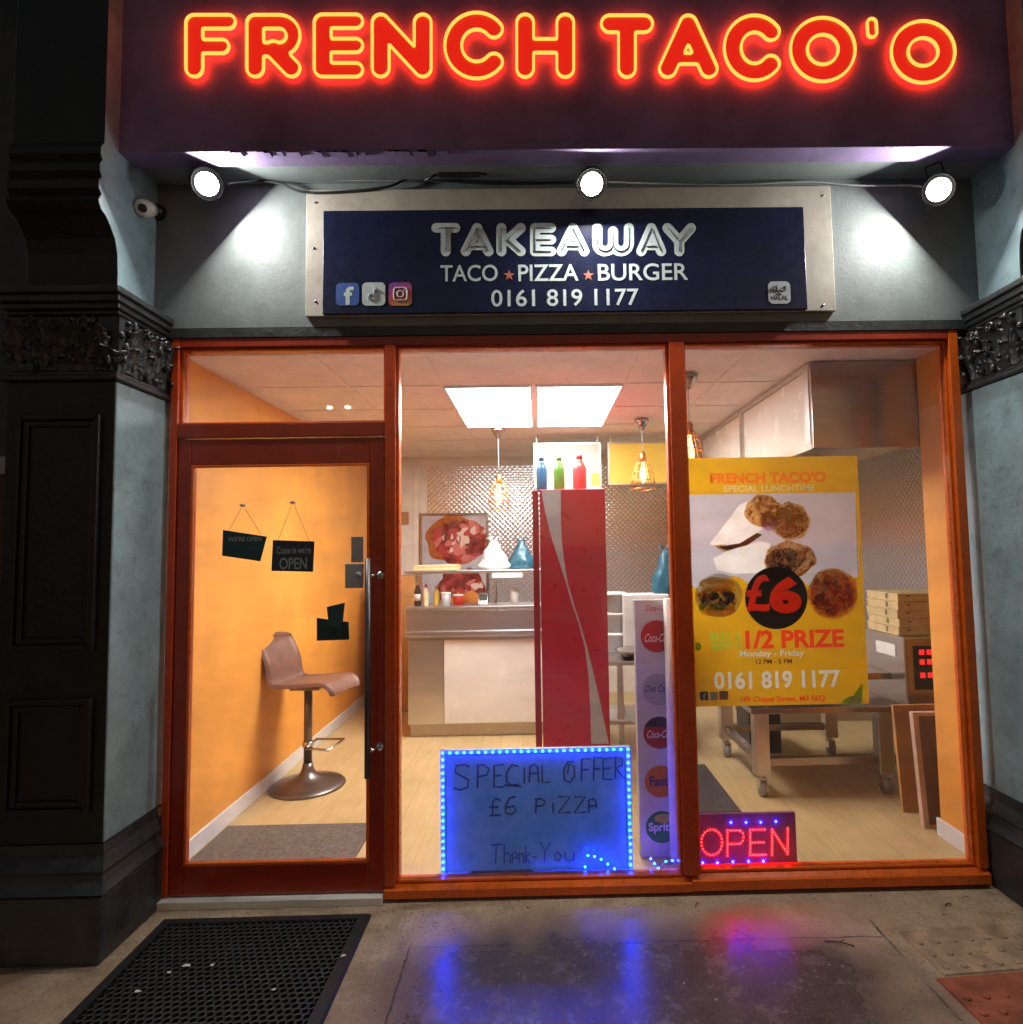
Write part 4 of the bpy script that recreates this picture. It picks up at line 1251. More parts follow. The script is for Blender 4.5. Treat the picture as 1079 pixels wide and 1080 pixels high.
m.xz([(q[0], a[1]), (q[0], a[3] - .00001), (a[0], a[3] - .00001), (a[0], a[1])], PY)
m.xz([(a[2], a[1]), (a[2], a[3] - .00001), (q[2], a[3] - .00001), (q[2], a[1])], PY)
punched(m, [(wv[0][0], a[1])] + [(p[0], p[1]) for p in wv] + [(wv[-1][0], a[1]), (q[2], a[1] - .00001), (q[2], q[1]), (q[0], q[1]), (q[0], a[1] - .00001)], [(w_, bo, pbox(*bx, L1)) for w_, bx, c_, bo in WORDS[2:]], PY)
m.build('sheet', 'yellow', po)
m = MB()
m.xz([P(x, y, L2) for x, y in W0[::-1]], L2, None, 0)
m.xz([P(x, y, L2) for x, y in W1[::-1]], L2, None, 0)
m.xz([P(x, y, L3) for x, y in [(755, 577), (780, 573), (798, 562), (804, 564), (788, 575), (768, 580)][::-1]], L3, None, 4)
m.xz([P(x, y, L3) for x, y in [(752, 575), (764, 574), (773, 579), (763, 582)][::-1]], L3, None, 2)
_lay = [L3]
def nxt_layer():
    _lay[0] -= .000004
    return _lay[0]
def bits(cx_, cy_, rx_, ry_, n_, r0, r1, kinds, seed):
    # scattered morsels inside an ellipse
    g_ = random.Random(seed)
    for k in range(n_):
        a_, d_ = g_.uniform(0, 2 * PI), math.sqrt(g_.random())
        x_, y_ = cx_ + rx_ * d_ * math.cos(a_), cy_ + ry_ * d_ * math.sin(a_)
        e_ = g_.uniform(r0, r1)
        yl = nxt_layer()
        th, asp = g_.uniform(0, PI), g_.uniform(.35, .9)
        pts_ = []
        for q_ in range(12):
            w_ = -2 * PI * q_ / 12
            k_ = 1 + .18 * math.sin(3 * w_ + k)
            u_, v_ = e_ * k_ * math.cos(w_), e_ * asp * k_ * math.sin(w_)
            pts_.append(P(x_ + u_ * math.cos(th) - v_ * math.sin(th), y_ + u_ * math.sin(th) + v_ * math.cos(th), yl))
        m.xz(pts_, yl, None, g_.choice(kinds))
def disc(cx_, cy_, rx_, ry_, kind, seed=0, amp=.04):
    yl = nxt_layer()
    m.xz(blob(cx_, cy_, rx_, ry_, yl, seed, amp, 56), yl, None, kind)
# upper wrap: toasted rim, red onion, chopped meat, white sauce
disc(805, 539, 20, 17, 2, 2, .05); bits(805, 538, 16, 13, 26, 2, 4.5, [2, 11, 12, 2], 31)
disc(834, 550, 20, 20, 2, 3, .04); disc(834, 550, 17.5, 17.5, 1, 4, .04); bits(834, 550, 15, 15, 46, 1.5, 4, [1, 12, 13, 5, 4, 11], 32)
disc(811, 551, 9, 9, 3, 6, .08); bits(811, 551, 7, 7, 12, 1.5, 3.5, [3, 14], 33)
bits(831, 543, 3, 13, 12, 2, 4, [5, 8], 34)
# lower wrap
disc(833, 590, 27, 19, 2, 7, .04); bits(846, 592, 12, 14, 16, 2, 4, [2, 11, 12], 35)
disc(826, 592, 19, 14.5, 1, 8, .05); bits(826, 592, 16, 12, 44, 1.5, 4, [1, 12, 13, 5, 4, 11], 36); bits(834, 586, 4, 7, 8, 2, 3.5, [5, 8], 37)
# burger
disc(758, 628, 25, 23, 5, 9, .01)
disc(757, 645.5, 18, 4.5, 6, 10, .03)
bits(757, 640, 19, 3.2, 24, 2.5, 5, [7, 7, 15], 38)
bits(757, 634, 20, 3.5, 22, 2.5, 5, [8, 4, 13, 5], 39)
bits(757, 627, 21, 3.2, 20, 3, 6, [4, 1, 13, 8], 40)
disc(757, 622, 20, 3, 15, 11, .08)
disc(756, 616, 19, 7.5, 6, 12, .03); disc(752, 613, 10, 2.6, 16, 13, .05); bits(756, 614, 14, 4, 14, .6, 1.0, [5], 41)
# pizza
disc(878, 626, 26.5, 27, 2, 14, .015); disc(878, 626, 23.5, 24, 9, 15, .02)
bits(878, 626, 22, 22.5, 90, 1.5, 4.5, [9, 11, 17, 13, 12, 9], 42); bits(878, 626, 20, 20, 26, 1, 2.5, [5, 15, 16], 43); bits(878, 626, 19, 19, 9, 3.2, 4.2, [17], 44)
m.build('food_picture', ['wrap', 'meat', 'crust', 'onion', flat('dark_shadow_ink', (.1, .04, .02)), 'pale', 'bun', 'lettuce', 'filling', 'pizzapic', flat('fold_ink', (.5, .46, .42)), paper('toast_ink', (.95, .55, .2), .6), paper('roast_ink', (.62, .28, .15), .6), paper('brown_ink', (.42, .16, .08), .6), paper('violet_ink', (.6, .3, .62), .6), paper('cheese_ink', (.95, .7, .12), .6), paper('shine_ink', (.95, .82, .5), .6), paper('tomato_ink', (.8, .1, .04), .6)], po)
m = MB()
punched(m, pell(818.5, 630.5, 33, 33, L4, 48), [('6', .06, pbox(811, 608, 845, 647, L4)), ('£', .02, pbox(786.5, 606, 812, 645, L4))], L4)
m.text('6', pbox(811, 608, 845, 647, L4), L4 - .0003, 1, .06)
m.text('£', pbox(786.5, 606, 812, 645, L4), L4 - .0003, 1, .02)
m.build('price_disc', [flat('black_ink', (.012, .01, .014)), 'brightred'], po)
for tx, bx, ci, bo in WORDS:
    MB().text(tx, pbox(*bx, L1), L1, 0, bo).build('lettering', ci, po)
m = MB()
m.xz([P(x, y, L1) for x, y in [(886, 742.5), (890, 737), (900, 733), (907, 722), (909.5, 720.5), (909.5, 742.5)]], L1, None, 0)
m.xz([P(x, y, L1) for x, y in [(733, 678), (737, 677), (740, 681), (738, 686), (734, 686)]], L1, None, 0)
m.xz([P(x, y, L2) for x, y in [(895, 734), (907, 733), (908, 741), (896, 742)][::-1]], L2, None, 1)
m.build('leaf_print', ['green', 'pale'], po)
icon(738, 747, 729, 738.5, L1, 'f', po)
icon(748.5, 757, 729, 738.5, L1, 'n', po)
icon(758.5, 768, 728.5, 738, L1, 'c', po)

# cards hanging on the door glass
DY = .0205
def hang(name, pts, hook, label, mat, lines):
    t = thing(name, label, 'hanging sign', (P(*pts[0], DY)[0], DY, P(*pts[2], DY)[1]))
    p = [P(a, b_, DY) for a, b_ in pts]
    MB().xz(p[::-1], DY - .004, DY).build('card', mat, t)
    m = MB()
    for tx, bx in lines: m.text(tx, pbox(*bx, DY - .0045), DY - .0046, 0, .015)
    m.build('lettering', 'chalk', t)
    if hook:
        h = P(*hook, DY)
        m = MB()
        for e in (0, 1):
            x = p[e]
            f_ = .12 if e == 0 else -.12
            m.cyl((x[0] + (p[1][0] - p[0][0]) * f_, DY - .002, x[1] + (p[1][1] - p[0][1]) * f_), (h[0], DY - .002, h[1]), .0009, 5)
        m.build('string', 'brown', t)
        mm = MB().lathe((h[0], DY - .004, h[1]), [(.002, -.006), (.012, -.004), (.012, .003), (.004, .006)], 12)
        mm.build('suction_hook', 'cablewhite', t)
    return t
hang('hanging_sign', [(236, 559), (282, 566), (275, 592), (235, 586)], (257, 533), 'dark green card hanging crooked by a string on the door glass', 'sgreen', [("WE'RE OPEN", (241, 566, 276, 571))])
hang('hanging_sign', [(288.5, 569.5), (332, 571), (330.5, 603), (287, 602)], (309.5, 530), 'black card with the word OPEN hanging on the door glass', 'inkdark', [('OPEN', (295, 588, 324, 600.5)), ('Come in we\'re', (292, 576, 328, 584))])
t = thing('sticker', 'two overlapping dark teal cards stuck on the door glass above the stool', 'sticker', (P(350, 675, DY)[0], DY, P(350, 675, DY)[1]))
MB().xz([P(a, b_, DY) for a, b_ in ((334.5, 651.5), (368, 656), (368.5, 674.5), (334.5, 675.5))][::-1], DY - .002, DY).build('card', 'sgreen', t)
MB().xz([P(a, b_, DY - .0025) for a, b_ in ((345, 640), (364, 635.5), (362, 656), (358, 663), (347, 660))][::-1], DY - .0045, DY - .0022).build('card', pm('teal_grey_card', (.02, .07, .08), .5), t)

# ================================================================== THE SHOP'S INSIDE
# ceiling light panels
for i, (x0, x1, lbl) in enumerate(((-.535, -.026, 'left one of two bright ceiling light panels'), (-.004, .505, 'right one of two bright ceiling light panels'))):
    t = thing('ceiling_light', lbl, 'ceiling light', ((x0 + x1) / 2, 1.37, 2.40), 'ceiling light panels')
    MB().box(x0 + .012, .815, 2.399, x1 - .012, 1.925, 2.404).build('diffuser', 'led_white', t)
    m = MB().box(x0, .80, 2.397, x0 + .011, 1.94, 2.407).box(x1 - .011, .80, 2.397, x1, 1.94, 2.407).box(x0 + .0115, .80, 2.397, x1 - .0115, .813, 2.407).box(x0 + .0115, 1.927, 2.397, x1 - .0115, 1.94, 2.407)
    m.build('frame', 'white', t)
# pendant lamps
def pendant(x, y, z, zt, label, main=None):
    t = thing('pendant_lamp', label, 'pendant lamp', (x, y, zt), 'copper pendant lamps')
    MB().lathe((x, y, zt), [(.055, 0), (.05, -.02), (.012, -.075)], 16).build('ceiling_rose', 'dsteel', t)
    MB().cyl((x, y, zt - .07), (x, y, z + .17), .003, 6).build('cord', 'cablewhite', t)
    m = MB().lathe((x, y, z + .10), [(.018, 0), (.022, .02), (.022, .06), (.01, .075)], 12)
    for k in range(10):
        a = 2 * PI * k / 10
        m.tube([(x + r_ * math.cos(a), y + r_ * math.sin(a), z + h) for r_, h in ((.02, .13), (.05, .08), (.082, -.03), (.09, -.10))], .0028, 5)
    for r_, h in ((.05, .08), (.07, .02), (.084, -.04), (.09, -.10)):
        m.tube([(x + r_ * math.cos(a), y + r_ * math.sin(a), z + h) for a in np.linspace(0, 2 * PI, 20)[:-1]], .0028, 5, closed=True)
    m.build('wire_shade', 'copper', t)
    MB().lathe((x, y, z), [(.004, -.055), (.018, -.04), (.026, -.01), (.022, .03), (.012, .07), (.012, .10)], 12).build('bulb', 'bulb', t)
pendant(-.30, 2.0, 1.87, 2.40, 'glowing copper pendant lamp over the left of the counter')
pendant(.77, 1.75, 1.99, 2.40, 'glowing copper pendant lamp beside the mullion in front of the yellow menu')
pendant(.83, .62, 1.97, 2.40, 'copper pendant lamp nearest the glass at the top left of the right window')

# bar stool
st_x, st_y = -1.447, 1.21
t = thing('bar_stool', 'brown bar stool with curved seat on a pedestal by orange wall', 'bar stool', (st_x, st_y, .03))
prof = [(-.262, .955), (-.272, .945), (-.268, .91), (-.235, .85), (-.205, .78), (-.195, .715), (-.178, .668), (-.14, .65), (-.07, .652), (.05, .662), (.15, .670), (.19, .662), (.215, .635), (.218, .615)]
# smooth the side profile and sweep it across the seat width
pr_ = []
for i in range(len(prof) - 1):
    p0, p1, p2, p3 = [np.array(prof[k]) for k in (max(0, i - 1), i, i + 1, min(len(prof) - 1, i + 2))]
    for k in range(4):
        u = k / 4
        pr_.append(.5 * ((2 * p1) + (-p0 + p2) * u + (2 * p0 - 5 * p1 + 4 * p2 - p3) * u * u + (-p0 + 3 * p1 - 3 * p2 + p3) * u ** 3))
pr_.append(np.array(prof[-1]))
ny_ = 9
vs, fs = [], []
rot = R(-12)
cr, sr = math.cos(rot), math.sin(rot)
def seatpt(u, v, z):
    return (st_x + .02 + u * cr - v * sr, st_y + u * sr + v * cr, z)
N = len(pr_)
for side in (0, 1):
    for i, (u, z) in enumerate(pr_):
        a = pr_[max(0, i - 1)]; c_ = pr_[min(N - 1, i + 1)]
        tg = c_ - a; tg = tg / np.linalg.norm(tg); nrm = np.array([-tg[1], tg[0]])
        for j in range(ny_):
            v = (j / (ny_ - 1) - .5) * 2
            tt = i / (N - 1)
            hw_ = .168 * (1 - .45 * max(0, (.2 - tt) / .2) ** 2.6 - .10 * max(0, (tt - .85) / .15) ** 2) * v
            dish = .018 * v * v if z > .66 or True else 0
            off = (-.011 if side else .011)
            uu, zz = u + nrm[0] * (off + dish * .5), z + nrm[1] * (off + dish * .6)
            vs.append(seatpt(uu, hw_, zz))
for side in (0, 1):
    o_ = side * N * ny_
    for i in range(N - 1):
        for j in range(ny_ - 1): fs.append((o_ + i * ny_ + j, o_ + i * ny_ + j + 1, o_ + (i + 1) * ny_ + j + 1, o_ + (i + 1) * ny_ + j))
o_ = N * ny_
for i in range(N - 1):
    for j in (0, ny_ - 1): fs.append((i * ny_ + j, (i + 1) * ny_ + j, o_ + (i + 1) * ny_ + j, o_ + i * ny_ + j))
for i in (0, N - 1):
    for j in range(ny_ - 1): fs.append((i * ny_ + j, i * ny_ + j + 1, o_ + i * ny_ + j + 1, o_ + i * ny_ + j))
MB().add(vs, fs, 0, True).build('seat', 'brown', t)
MB().lathe((st_x, st_y, .03), [(.222, 0), (.225, .006), (.215, .016), (.17, .03), (.10, .048), (.05, .075), (.034, .11), (.03, .14)], 40).build('base', 'stoolmetal', t)
MB().cyl((st_x, st_y, .16), (st_x, st_y, .63), .025, 18).box(st_x - .09, st_y - .07, .624, st_x + .09, st_y + .07, .636).build('column', 'stoolmetal', t)
m = MB().lathe((st_x, st_y, .27), [(.033, 0), (.033, .03)], 16)
a = [(st_x + .02, st_y - .09, .285), (st_x + .17, st_y - .12, .28), (st_x + .19, st_y + .1, .28), (st_x + .02, st_y + .09, .285)]
m.tube(a, .008, 8)
m.tube([(st_x + .02, st_y - .09, .285), (st_x + .02, st_y + .09, .285)], .008, 8)
m.build('footrest', 'chrome', t)

# floor mats inside
tag(MB().box(-1.655, .10, .031, -.88, .66, .040, bev=.003).build('entrance_mat', 'mat'), 'grey brown mat on the floor just inside the door', 'door mat')
tag(MB().box(.62, .70, .031, 1.07, 1.42, .039, bev=.003).build('floor_mat', 'darkmat'), 'dark mat on the floor behind the OPEN sign', 'floor mat')

# counter
ct = thing('serving_counter', 'stainless steel serving counter with white front panel and two display shelves', 'counter', (-.36, 2.4, .03))
cx0, cx1 = -1.045, .32
MB().box(cx0 + .02, 2.13, .132, cx1, 2.75, .80).build('carcass', 'steel', ct)
MB().box(cx0 + .03, 2.16, .031, cx1 - .02, 2.7, .131).build('plinth', 'dsteel', ct)
MB().box(-.745, 2.115, .14, cx1 - .01, 2.1295, .775, bev=.003).build('front_panel', 'panelwhite', ct)
MB().box(cx0 + .022, 2.117, .14, -.75, 2.1295, .775, bev=.003).build('side_panel', 'steel', ct)
MB().box(cx0, 2.08, .802, cx1 + .02, 2.78, .845, bev=.006).box(cx0 + .01, 2.10, .846, cx1, 2.115, 1.0, bev=.003).box(cx0 + .01, 2.12, .846, cx0 + .02, 2.7, 1.0).build('worktop', 'steel', ct)
for z in (1.02, 1.298):
    MB().box(cx0, 2.09, z - .012, cx1, 2.42, z + .012, bev=.004).build('shelf', 'steel', ct)
for x, y in ((cx0 + .03, 2.4), (cx1 - .03, 2.4), (-.36, 2.4)):
    MB().cyl((x, y, .846), (x, y, 1.285), .011, 10).build('post', 'steel', ct)
m = MB().box(*(lambda q: (q[0], 2.086, q[1], q[2], 2.089, q[3]))(pbox(519, 604, 551, 609, 2.09)))
m.build('price_strip', 'white', ct)
# things on the counter
def bottle(x, y, z, h, r_, mats, label, grp, name='sauce_bottle'):
    t = thing(name, label, 'bottle', (x, y, z), grp)
    MB().lathe((x, y, z), [(r_ * .92, 0), (r_, .01), (r_, h * .58), (r_ * .8, h * .68), (r_ * .42, h * .8), (r_ * .40, h * .86)], 18).build('body', mats[0], t)
    MB().lathe((x, y, z), [(r_ * .46, h * .861), (r_ * .48, h * .93), (r_ * .3, h)], 14).build('cap', mats[1], t)
    if len(mats) > 2: MB().lathe((x, y, z), [(r_ * 1.015, h * .22), (r_ * 1.015, h * .5)], 18).build('label_band', mats[2], t)
dk = pm('brown_sauce', (.05, .015, .01), .25)
bottle(-1.0 + .03, 2.22, 1.032, .19, .027, [dk, 'white', 'white'], 'dark brown sauce bottle with white label on the lower shelf', 'sauce bottles')
bottle(-.90, 2.2, 1.032, .17, .024, [pm('mayo', (.72, .6, .36), .3), 'red'], 'cream coloured sauce bottle with red cap on the lower shelf', 'sauce bottles')
bottle(-.82, 2.24, 1.032, .16, .026, [pm('mustard', (.62, .42, .08), .3), 'white'], 'mustard yellow sauce bottle on the lower shelf', 'sauce bottles')
def bag(x, y, z, sx, sy, sz, mat, label, seed, name='plastic_bag', tip=.35):
    m = MB().ball((0, 0, 0), 1, 0, 22, 16)
    for i, v in enumerate(m.v):
        p = Vector(v)
        h = (p.z + 1) / 2
        rad = math.hypot(p.x, p.y)
        want = (1 - (1 - tip * .45) * h ** 1.25) * (.86 + .14 * min(1, h * 6))
        nn = noise.noise(p * 2.2 + Vector((seed, 0, 0))) * .28 + noise.noise(p * 6 + Vector((seed, 3, 0))) * .16
        k = want / max(rad, .2) * (1 + nn) if 0 < h < 1 else 1
        m.v[i] = (x + p.x * sx * k, y + p.y * sy * k, z + max(0, h + nn * .15 * h) * sz)
    m.tube([(x - .01, y, z + sz * .93), (x - .035, y, z + sz * 1.12), (x - .06, y - .01, z + sz * 1.05)], [.014, .01, .004], 6)
    m.tube([(x + .01, y, z + sz * .93), (x + .03, y, z + sz * 1.14), (x + .055, y + .01, z + sz * 1.08)], [.014, .01, .004], 6)
    return tag(m.build(name, mat, smooth_all=True), label, 'bag')
bag(-.36, 2.25, 1.311, .13, .09, .23, 'whitebag', 'knotted white plastic bag on the counter\'s top shelf', 1)
bag(-.14, 2.28, 1.311, .12, .09, .22, 'tealbag', 'teal plastic bag beside the white bag on the top shelf', 5)
tag(MB().box(-.99, 2.14, 1.311, -.64, 2.35, 1.336, bev=.003).box(-.985, 2.139, 1.3365, -.645, 2.35, 1.352, bev=.003).build('card_box', 'card'), 'flat yellow card box on the left of the top shelf', 'box')
def tub(x, y, z, r_, h, mats, label, grp):
    t = thing('sauce_tub', label, 'tub', (x, y, z), grp)
    MB().lathe((x, y, z), [(r_ * .82, 0), (r_, h)], 20).build('body', mats[0], t)
    MB().lathe((x, y, z), [(r_ * 1.05, h + .0005), (r_ * 1.05, h + .01), (r_ * .9, h + .014)], 20).build('lid', mats[1], t)
tub(-.74, 2.2, 1.032, .04, .09, ['silver', 'white'], 'clear tub with white lid on the lower shelf', 'tubs on the counter')
tub(-.65, 2.25, 1.032, .045, .07, ['red', 'white'], 'low red tub on the lower shelf', 'tubs on the counter')
tub(-.20, 2.22, 1.032, .035, .11, ['white', 'white'], 'small white tub on the lower shelf under the plastic bags', 'tubs on the counter')
t = thing('card_terminal', 'small grey card terminal on the counter below the plastic bags', 'card terminal', (-.45, 2.25, 1.032))
MB().obox((-.45, 2.25, 1.075), (1, 0, 0), (0, .5, .866), (0, -.866, .5), .04, .055, .012, 0, .004).build('body', 'dsteel', t)
MB().obox((-.45, 2.2385, 1.089), (1, 0, 0), (0, .5, .866), (0, -.866, .5), .032, .025, .002).build('screen', 'blk', t)
# framed picture on the back wall
t = thing('framed_picture', 'framed food photo of red meat and chips on the back wall', 'picture', (-.85, 3.47, .9))
q = pbox(443, 541, 515.5, 640, 3.475)
MB().box(q[0] + .015, 3.474, q[1], q[2] - .015, 3.482, q[3] - .015).build('print', 'printgrey', t)
m = MB()
for a in ((q[0], q[1], q[0] + .025, q[3]), (q[2] - .025, q[1], q[2], q[3]), (q[0] + .0255, q[3] - .025, q[2] - .0255, q[3])): m.box(a[0], 3.455, a[1], a[2], 3.484, a[3], bev=.003)
m.build('frame', 'dsteel', t)
m = MB()
_lay[0] = 3.4735
disc(480, 569, 31, 26, 1, 21, .06)
disc(485, 571, 27, 22, 0, 22, .09)
bits(486, 570, 25, 19, 60, 3, 8, [0, 2, 3, 4, 2], 51)
bits(484, 568, 20, 15, 16, 1.5, 4.5, [5], 52)
disc(487, 621, 26, 20, 0, 23, .06)
bits(488, 618, 23, 15, 40, 3, 7, [0, 2, 3, 4], 53)
bits(490, 632, 18, 6, 34, 3, 6, [1, 6, 6], 54)
bits(503, 617, 6, 3, 6, 2, 4, [5], 55)
m.build('food_picture', ['roast', 'chips', flat('meat_red', (.45, .03, .03)), flat('meat_dark', (.16, .02, .015)), flat('meat_pink', (.62, .16, .13)), flat('meat_shine', (.75, .55, .48)), flat('chip_orange', (.75, .26, .04))], t)
for i, (bx, mt_, lbl) in enumerate((((421, 540, 431, 553), 'dsteel', 'small grey notice pinned highest on the back door frame'), ((421, 555, 432, 575), 'white', 'white paper notice below the grey one on the back door frame'))):
    q = pbox(*bx, 3.45)
    tag(MB().box(q[0], 3.452, q[1], q[2], 3.458, q[3]).build('notice', mt_), lbl, 'notice')
tag(MB().box(-1.52, 2.9, .031, -1.1, 3.3, 1.05, bev=.005).box(-1.50, 2.92, 1.051, -1.12, 3.2, 1.24, bev=.005).build('stacked_cartons', 'ply'), 'orange brown cartons stacked behind the counter\'s left end', 'cartons')

# drinks fridge seen from its side
fx0, fx1, fy = -.035, .405, 1.0
t = thing('drinks_fridge', 'tall red drinks fridge with silver swoosh on its side', 'fridge', ((fx0 + fx1) / 2, fy + .3, .03))
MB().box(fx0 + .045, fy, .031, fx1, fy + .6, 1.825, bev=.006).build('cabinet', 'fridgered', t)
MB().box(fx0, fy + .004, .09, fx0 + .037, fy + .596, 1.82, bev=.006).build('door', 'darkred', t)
L_e = [(571, 517), (574, 535), (580, 562), (588, 587), (596, 612), (603, 636), (611, 660), (617, 683), (620.5, 710), (622.5, 745), (623.5, 784)]
R_e = [(591.5, 517), (591.5, 545), (592.5, 570), (595, 592), (599, 615), (605.5, 638), (612.6, 660), (619, 682), (625.5, 708), (634, 745), (642, 784)]
pts = [P(a, b_, fy - .001) for a, b_ in L_e] + [P(a, b_, fy - .001) for a, b_ in R_e[::-1]]
n = len(L_e)
mm = MB()
vs = [(p[0], fy - .0012, p[1]) for p in pts]
mm.add(vs, [(i, i + 1, 2 * n - 2 - i, 2 * n - 1 - i) for i in range(n - 1)])
mm.build('swoosh', 'silver', t)
for i, (a, mt_, lbl) in enumerate(((571.5, (.03, .10, .20), 'blue bottle on top of the red fridge'), (590, (.10, .22, .03), 'green bottle on top of the red fridge'), (611.5, (.50, .05, .05), 'red bottle on top of the red fridge'))):
    x = P(a, 515, 1.15)[0]
    bottle(x, 1.15, 1.8265, .225 if i < 2 else .235, .034 if i < 2 else .043, [pm('tinted_bottle', mt_, .2, var=.15), pm('tinted_cap', tuple(v * .8 for v in mt_), .3)], lbl, 'bottles on the fridge', 'drink_bottle')

# drinks display stand by the mullion
t = thing('drinks_stand', 'narrow white drinks display panel with round soda logos beside the mullion', 'display stand', (.53, .27, .03))
sx0, sx1, sz1 = .448, .640, 1.215
MB().box(sx0, .25, .031, sx1, .29, sz1, bev=.004).build('panel', pm('white_laminate', (.62, .60, .62), .3, var=.05), t)
ys = .2492
m = MB()
cxp = P(694, 700, ys)[0] - .002
logos = [(671, 0), (727, 1), (772.5, 2), (824, 3), (872, 4)]
def script(m_, s_, px0, py0, px1, py1, mi, y): m_.text(s_, pbox(px0, py0, px1, py1, y), y, mi, .012, shear=.25)
for (py, k) in logos:
    rp = 17
    px = 692.5 + (py - 671) * .028
    m.xz(pell(px, py, rp, rp, ys), ys, None, k)
    if k == 2: m.xz([P(px + rp * math.cos(a), py + rp * math.sin(a), ys - .0004) for a in np.linspace(-.35, -PI + .35, 14)], ys - .0004, None, 5)
    if k == 1: m.xz([P(a, b_, ys - .0004) for a, b_ in ((px - 15, py - 8), (px + 15, py - 8), (px + 16, py - 6.5), (px - 16, py - 6.5))][::-1], ys - .0004, None, 8)
    if k == 4: m.xz(pell(px + 2, py - 9, 10, 5, ys - .0004), ys - .0004, None, 9)
script(m, 'Coca-Cola', 680.5, 638, 704, 644, 0, ys - .0008)
script(m, 'Coca-Cola', 679, 668, 706, 677, 6, ys - .0008)
script(m, 'Diet Coke', 680, 722, 707, 730, 7, ys - .0008)
script(m, 'Coca-Cola', 681.5, 770, 709, 778, 6, ys - .0008)
m.text('Fanta', pbox(685, 818, 709, 829, ys), ys - .0008, 7, .03)
m.text('Sprite', pbox(684, 867, 711, 879, ys), ys - .0008, 6, .03)
m.build('drink_logos', [flat('soda_red', (.50, .02, .03)), flat('soda_silver', (.42, .41, .42)), flat('soda_dark_red', (.36, .015, .02)), flat('soda_orange', (.62, .14, .02)), flat('soda_green', (.02, .2, .06)), flat('soda_black', (.03, .03, .05)), 'white', flat('soda_navy', (.03, .04, .16)), 'grey', flat('soda_lemon', (.5, .42, .05))], t)
MB().cyl((.612, .21, .031), (.612, .21, 1.222), .033, 20).build('bumper', pm('ivory_foam', (.72, .68, .62), .5, var=.04), t)
# work table, till, tubs and bag behind the stand
t = thing('work_table', 'steel work table with grey legs behind the drinks stand', 'table', (.65, 1.85, .03))
MB().box(.40, 1.58, .655, .95, 2.1, .685, bev=.005).build('tabletop', 'steel', t)
MB().box(.42, 1.6, .25, .93, 2.08, .265, bev=.003).build('lower_shelf', 'steel', t)
for x in (.44, .55, .92):
    MB().box(x - .02, 1.60, .031, x + .02, 1.64, .654, bev=.003).build('leg', 'steel', t)
tag(MB().box(.455, 1.585, .2655, .62, 1.9, .285, bev=.003).build('paper_tray', 'white'), 'white tray on the lower shelf of the work table', 'tray')
x, z = P(664, 692, 1.66)
tag(MB().lathe((x + .03, 1.7, .686), [(.075, 0), (.13, .055), (.135, .06), (.125, .058), (.07, .006)], 26).build('mixing_pan', 'chrome'), 'shallow metal pan on the work table', 'pan')
q = pbox(658, 627, 706, 688, 1.85)
tag(MB().box(q[0], 1.85, .687, q[2], 2.05, q[3], bev=.006).box(q[0] + .015, 1.846, .71, q[2] - .02, 1.8495, q[3] - .02).build('white_box', 'white'), 'large plain white box standing on the work table', 'box')
for k in range(3):
    x, z = P(648, 660, 2.0)
    tt = thing('food_tub', ['lowest clear food tub in the stack beside the white box', 'middle clear food tub in the stack beside the white box', 'topmost clear food tub in the stack beside the white box'][k], 'tub', (x, 2.0, .687 + k * .15), 'stacked food tubs')
    MB().lathe((x, 2.0, .687 + k * .15), [(.075, 0), (.09, .12), (.094, .122)], 20).build('body', 'silver', tt)
    MB().lathe((x, 2.0, .687 + k * .15), [(.097, .123), (.097, .138), (.085, .142)], 20).build('lid', 'white', tt)
x, z = P(703, 627, 1.95)
bag(x, 1.95, z, .115, .08, .34, 'tealbag', 'blue knotted plastic bag on top of the large white box', 9, tip=.45)

# menu lightboxes hung over the counter
for i, (bx, mt_, lbl) in enumerate((((563, 467, 634, 515), 'menu_w', 'pale lit menu board behind the bottles on the fridge'), ((641, 466, 708, 511), 'menu_y', 'yellow lit menu board right of the bottles'))):
    q = pbox(*bx, 2.3)
    t = thing('menu_board', lbl, 'menu board', ((q[0] + q[2]) / 2, 2.3, q[1]), 'lit menu boards')
    m = MB()
    e = .014
    m.box(q[0], 2.296, q[1], q[0] + e, 2.36, q[3]).box(q[2] - e, 2.296, q[1], q[2], 2.36, q[3]).box(q[0] + e, 2.296, q[3] - e, q[2] - e, 2.36, q[3]).box(q[0] + e, 2.296, q[1], q[2] - e, 2.36, q[1] + e)
    m.box(q[0] + .02, 2.31, q[3], q[0] + .03, 2.32, 2.407).box(q[2] - .03, 2.31, q[3], q[2] - .02, 2.32, 2.407)
    m.build('frame', 'steel', t)
    MB().box(q[0] + e + .0005, 2.30, q[1] + e + .0005, q[2] - e - .0005, 2.35, q[3] - e - .0005).build('screen', mt_, t)
    if i == 0:
        m = MB()
        for s_ in (0, 1):
            a = q[0] + e + .001 if s_ == 0 else q[2] - e - .07
            m.xz([(a, q[1] + e + .002), (a + .069, q[1] + e + .002), (a + .069, q[1] + .12), (a, q[1] + .12)], 2.2985)
        m.build('yellow_strip', 'menu_y', t)

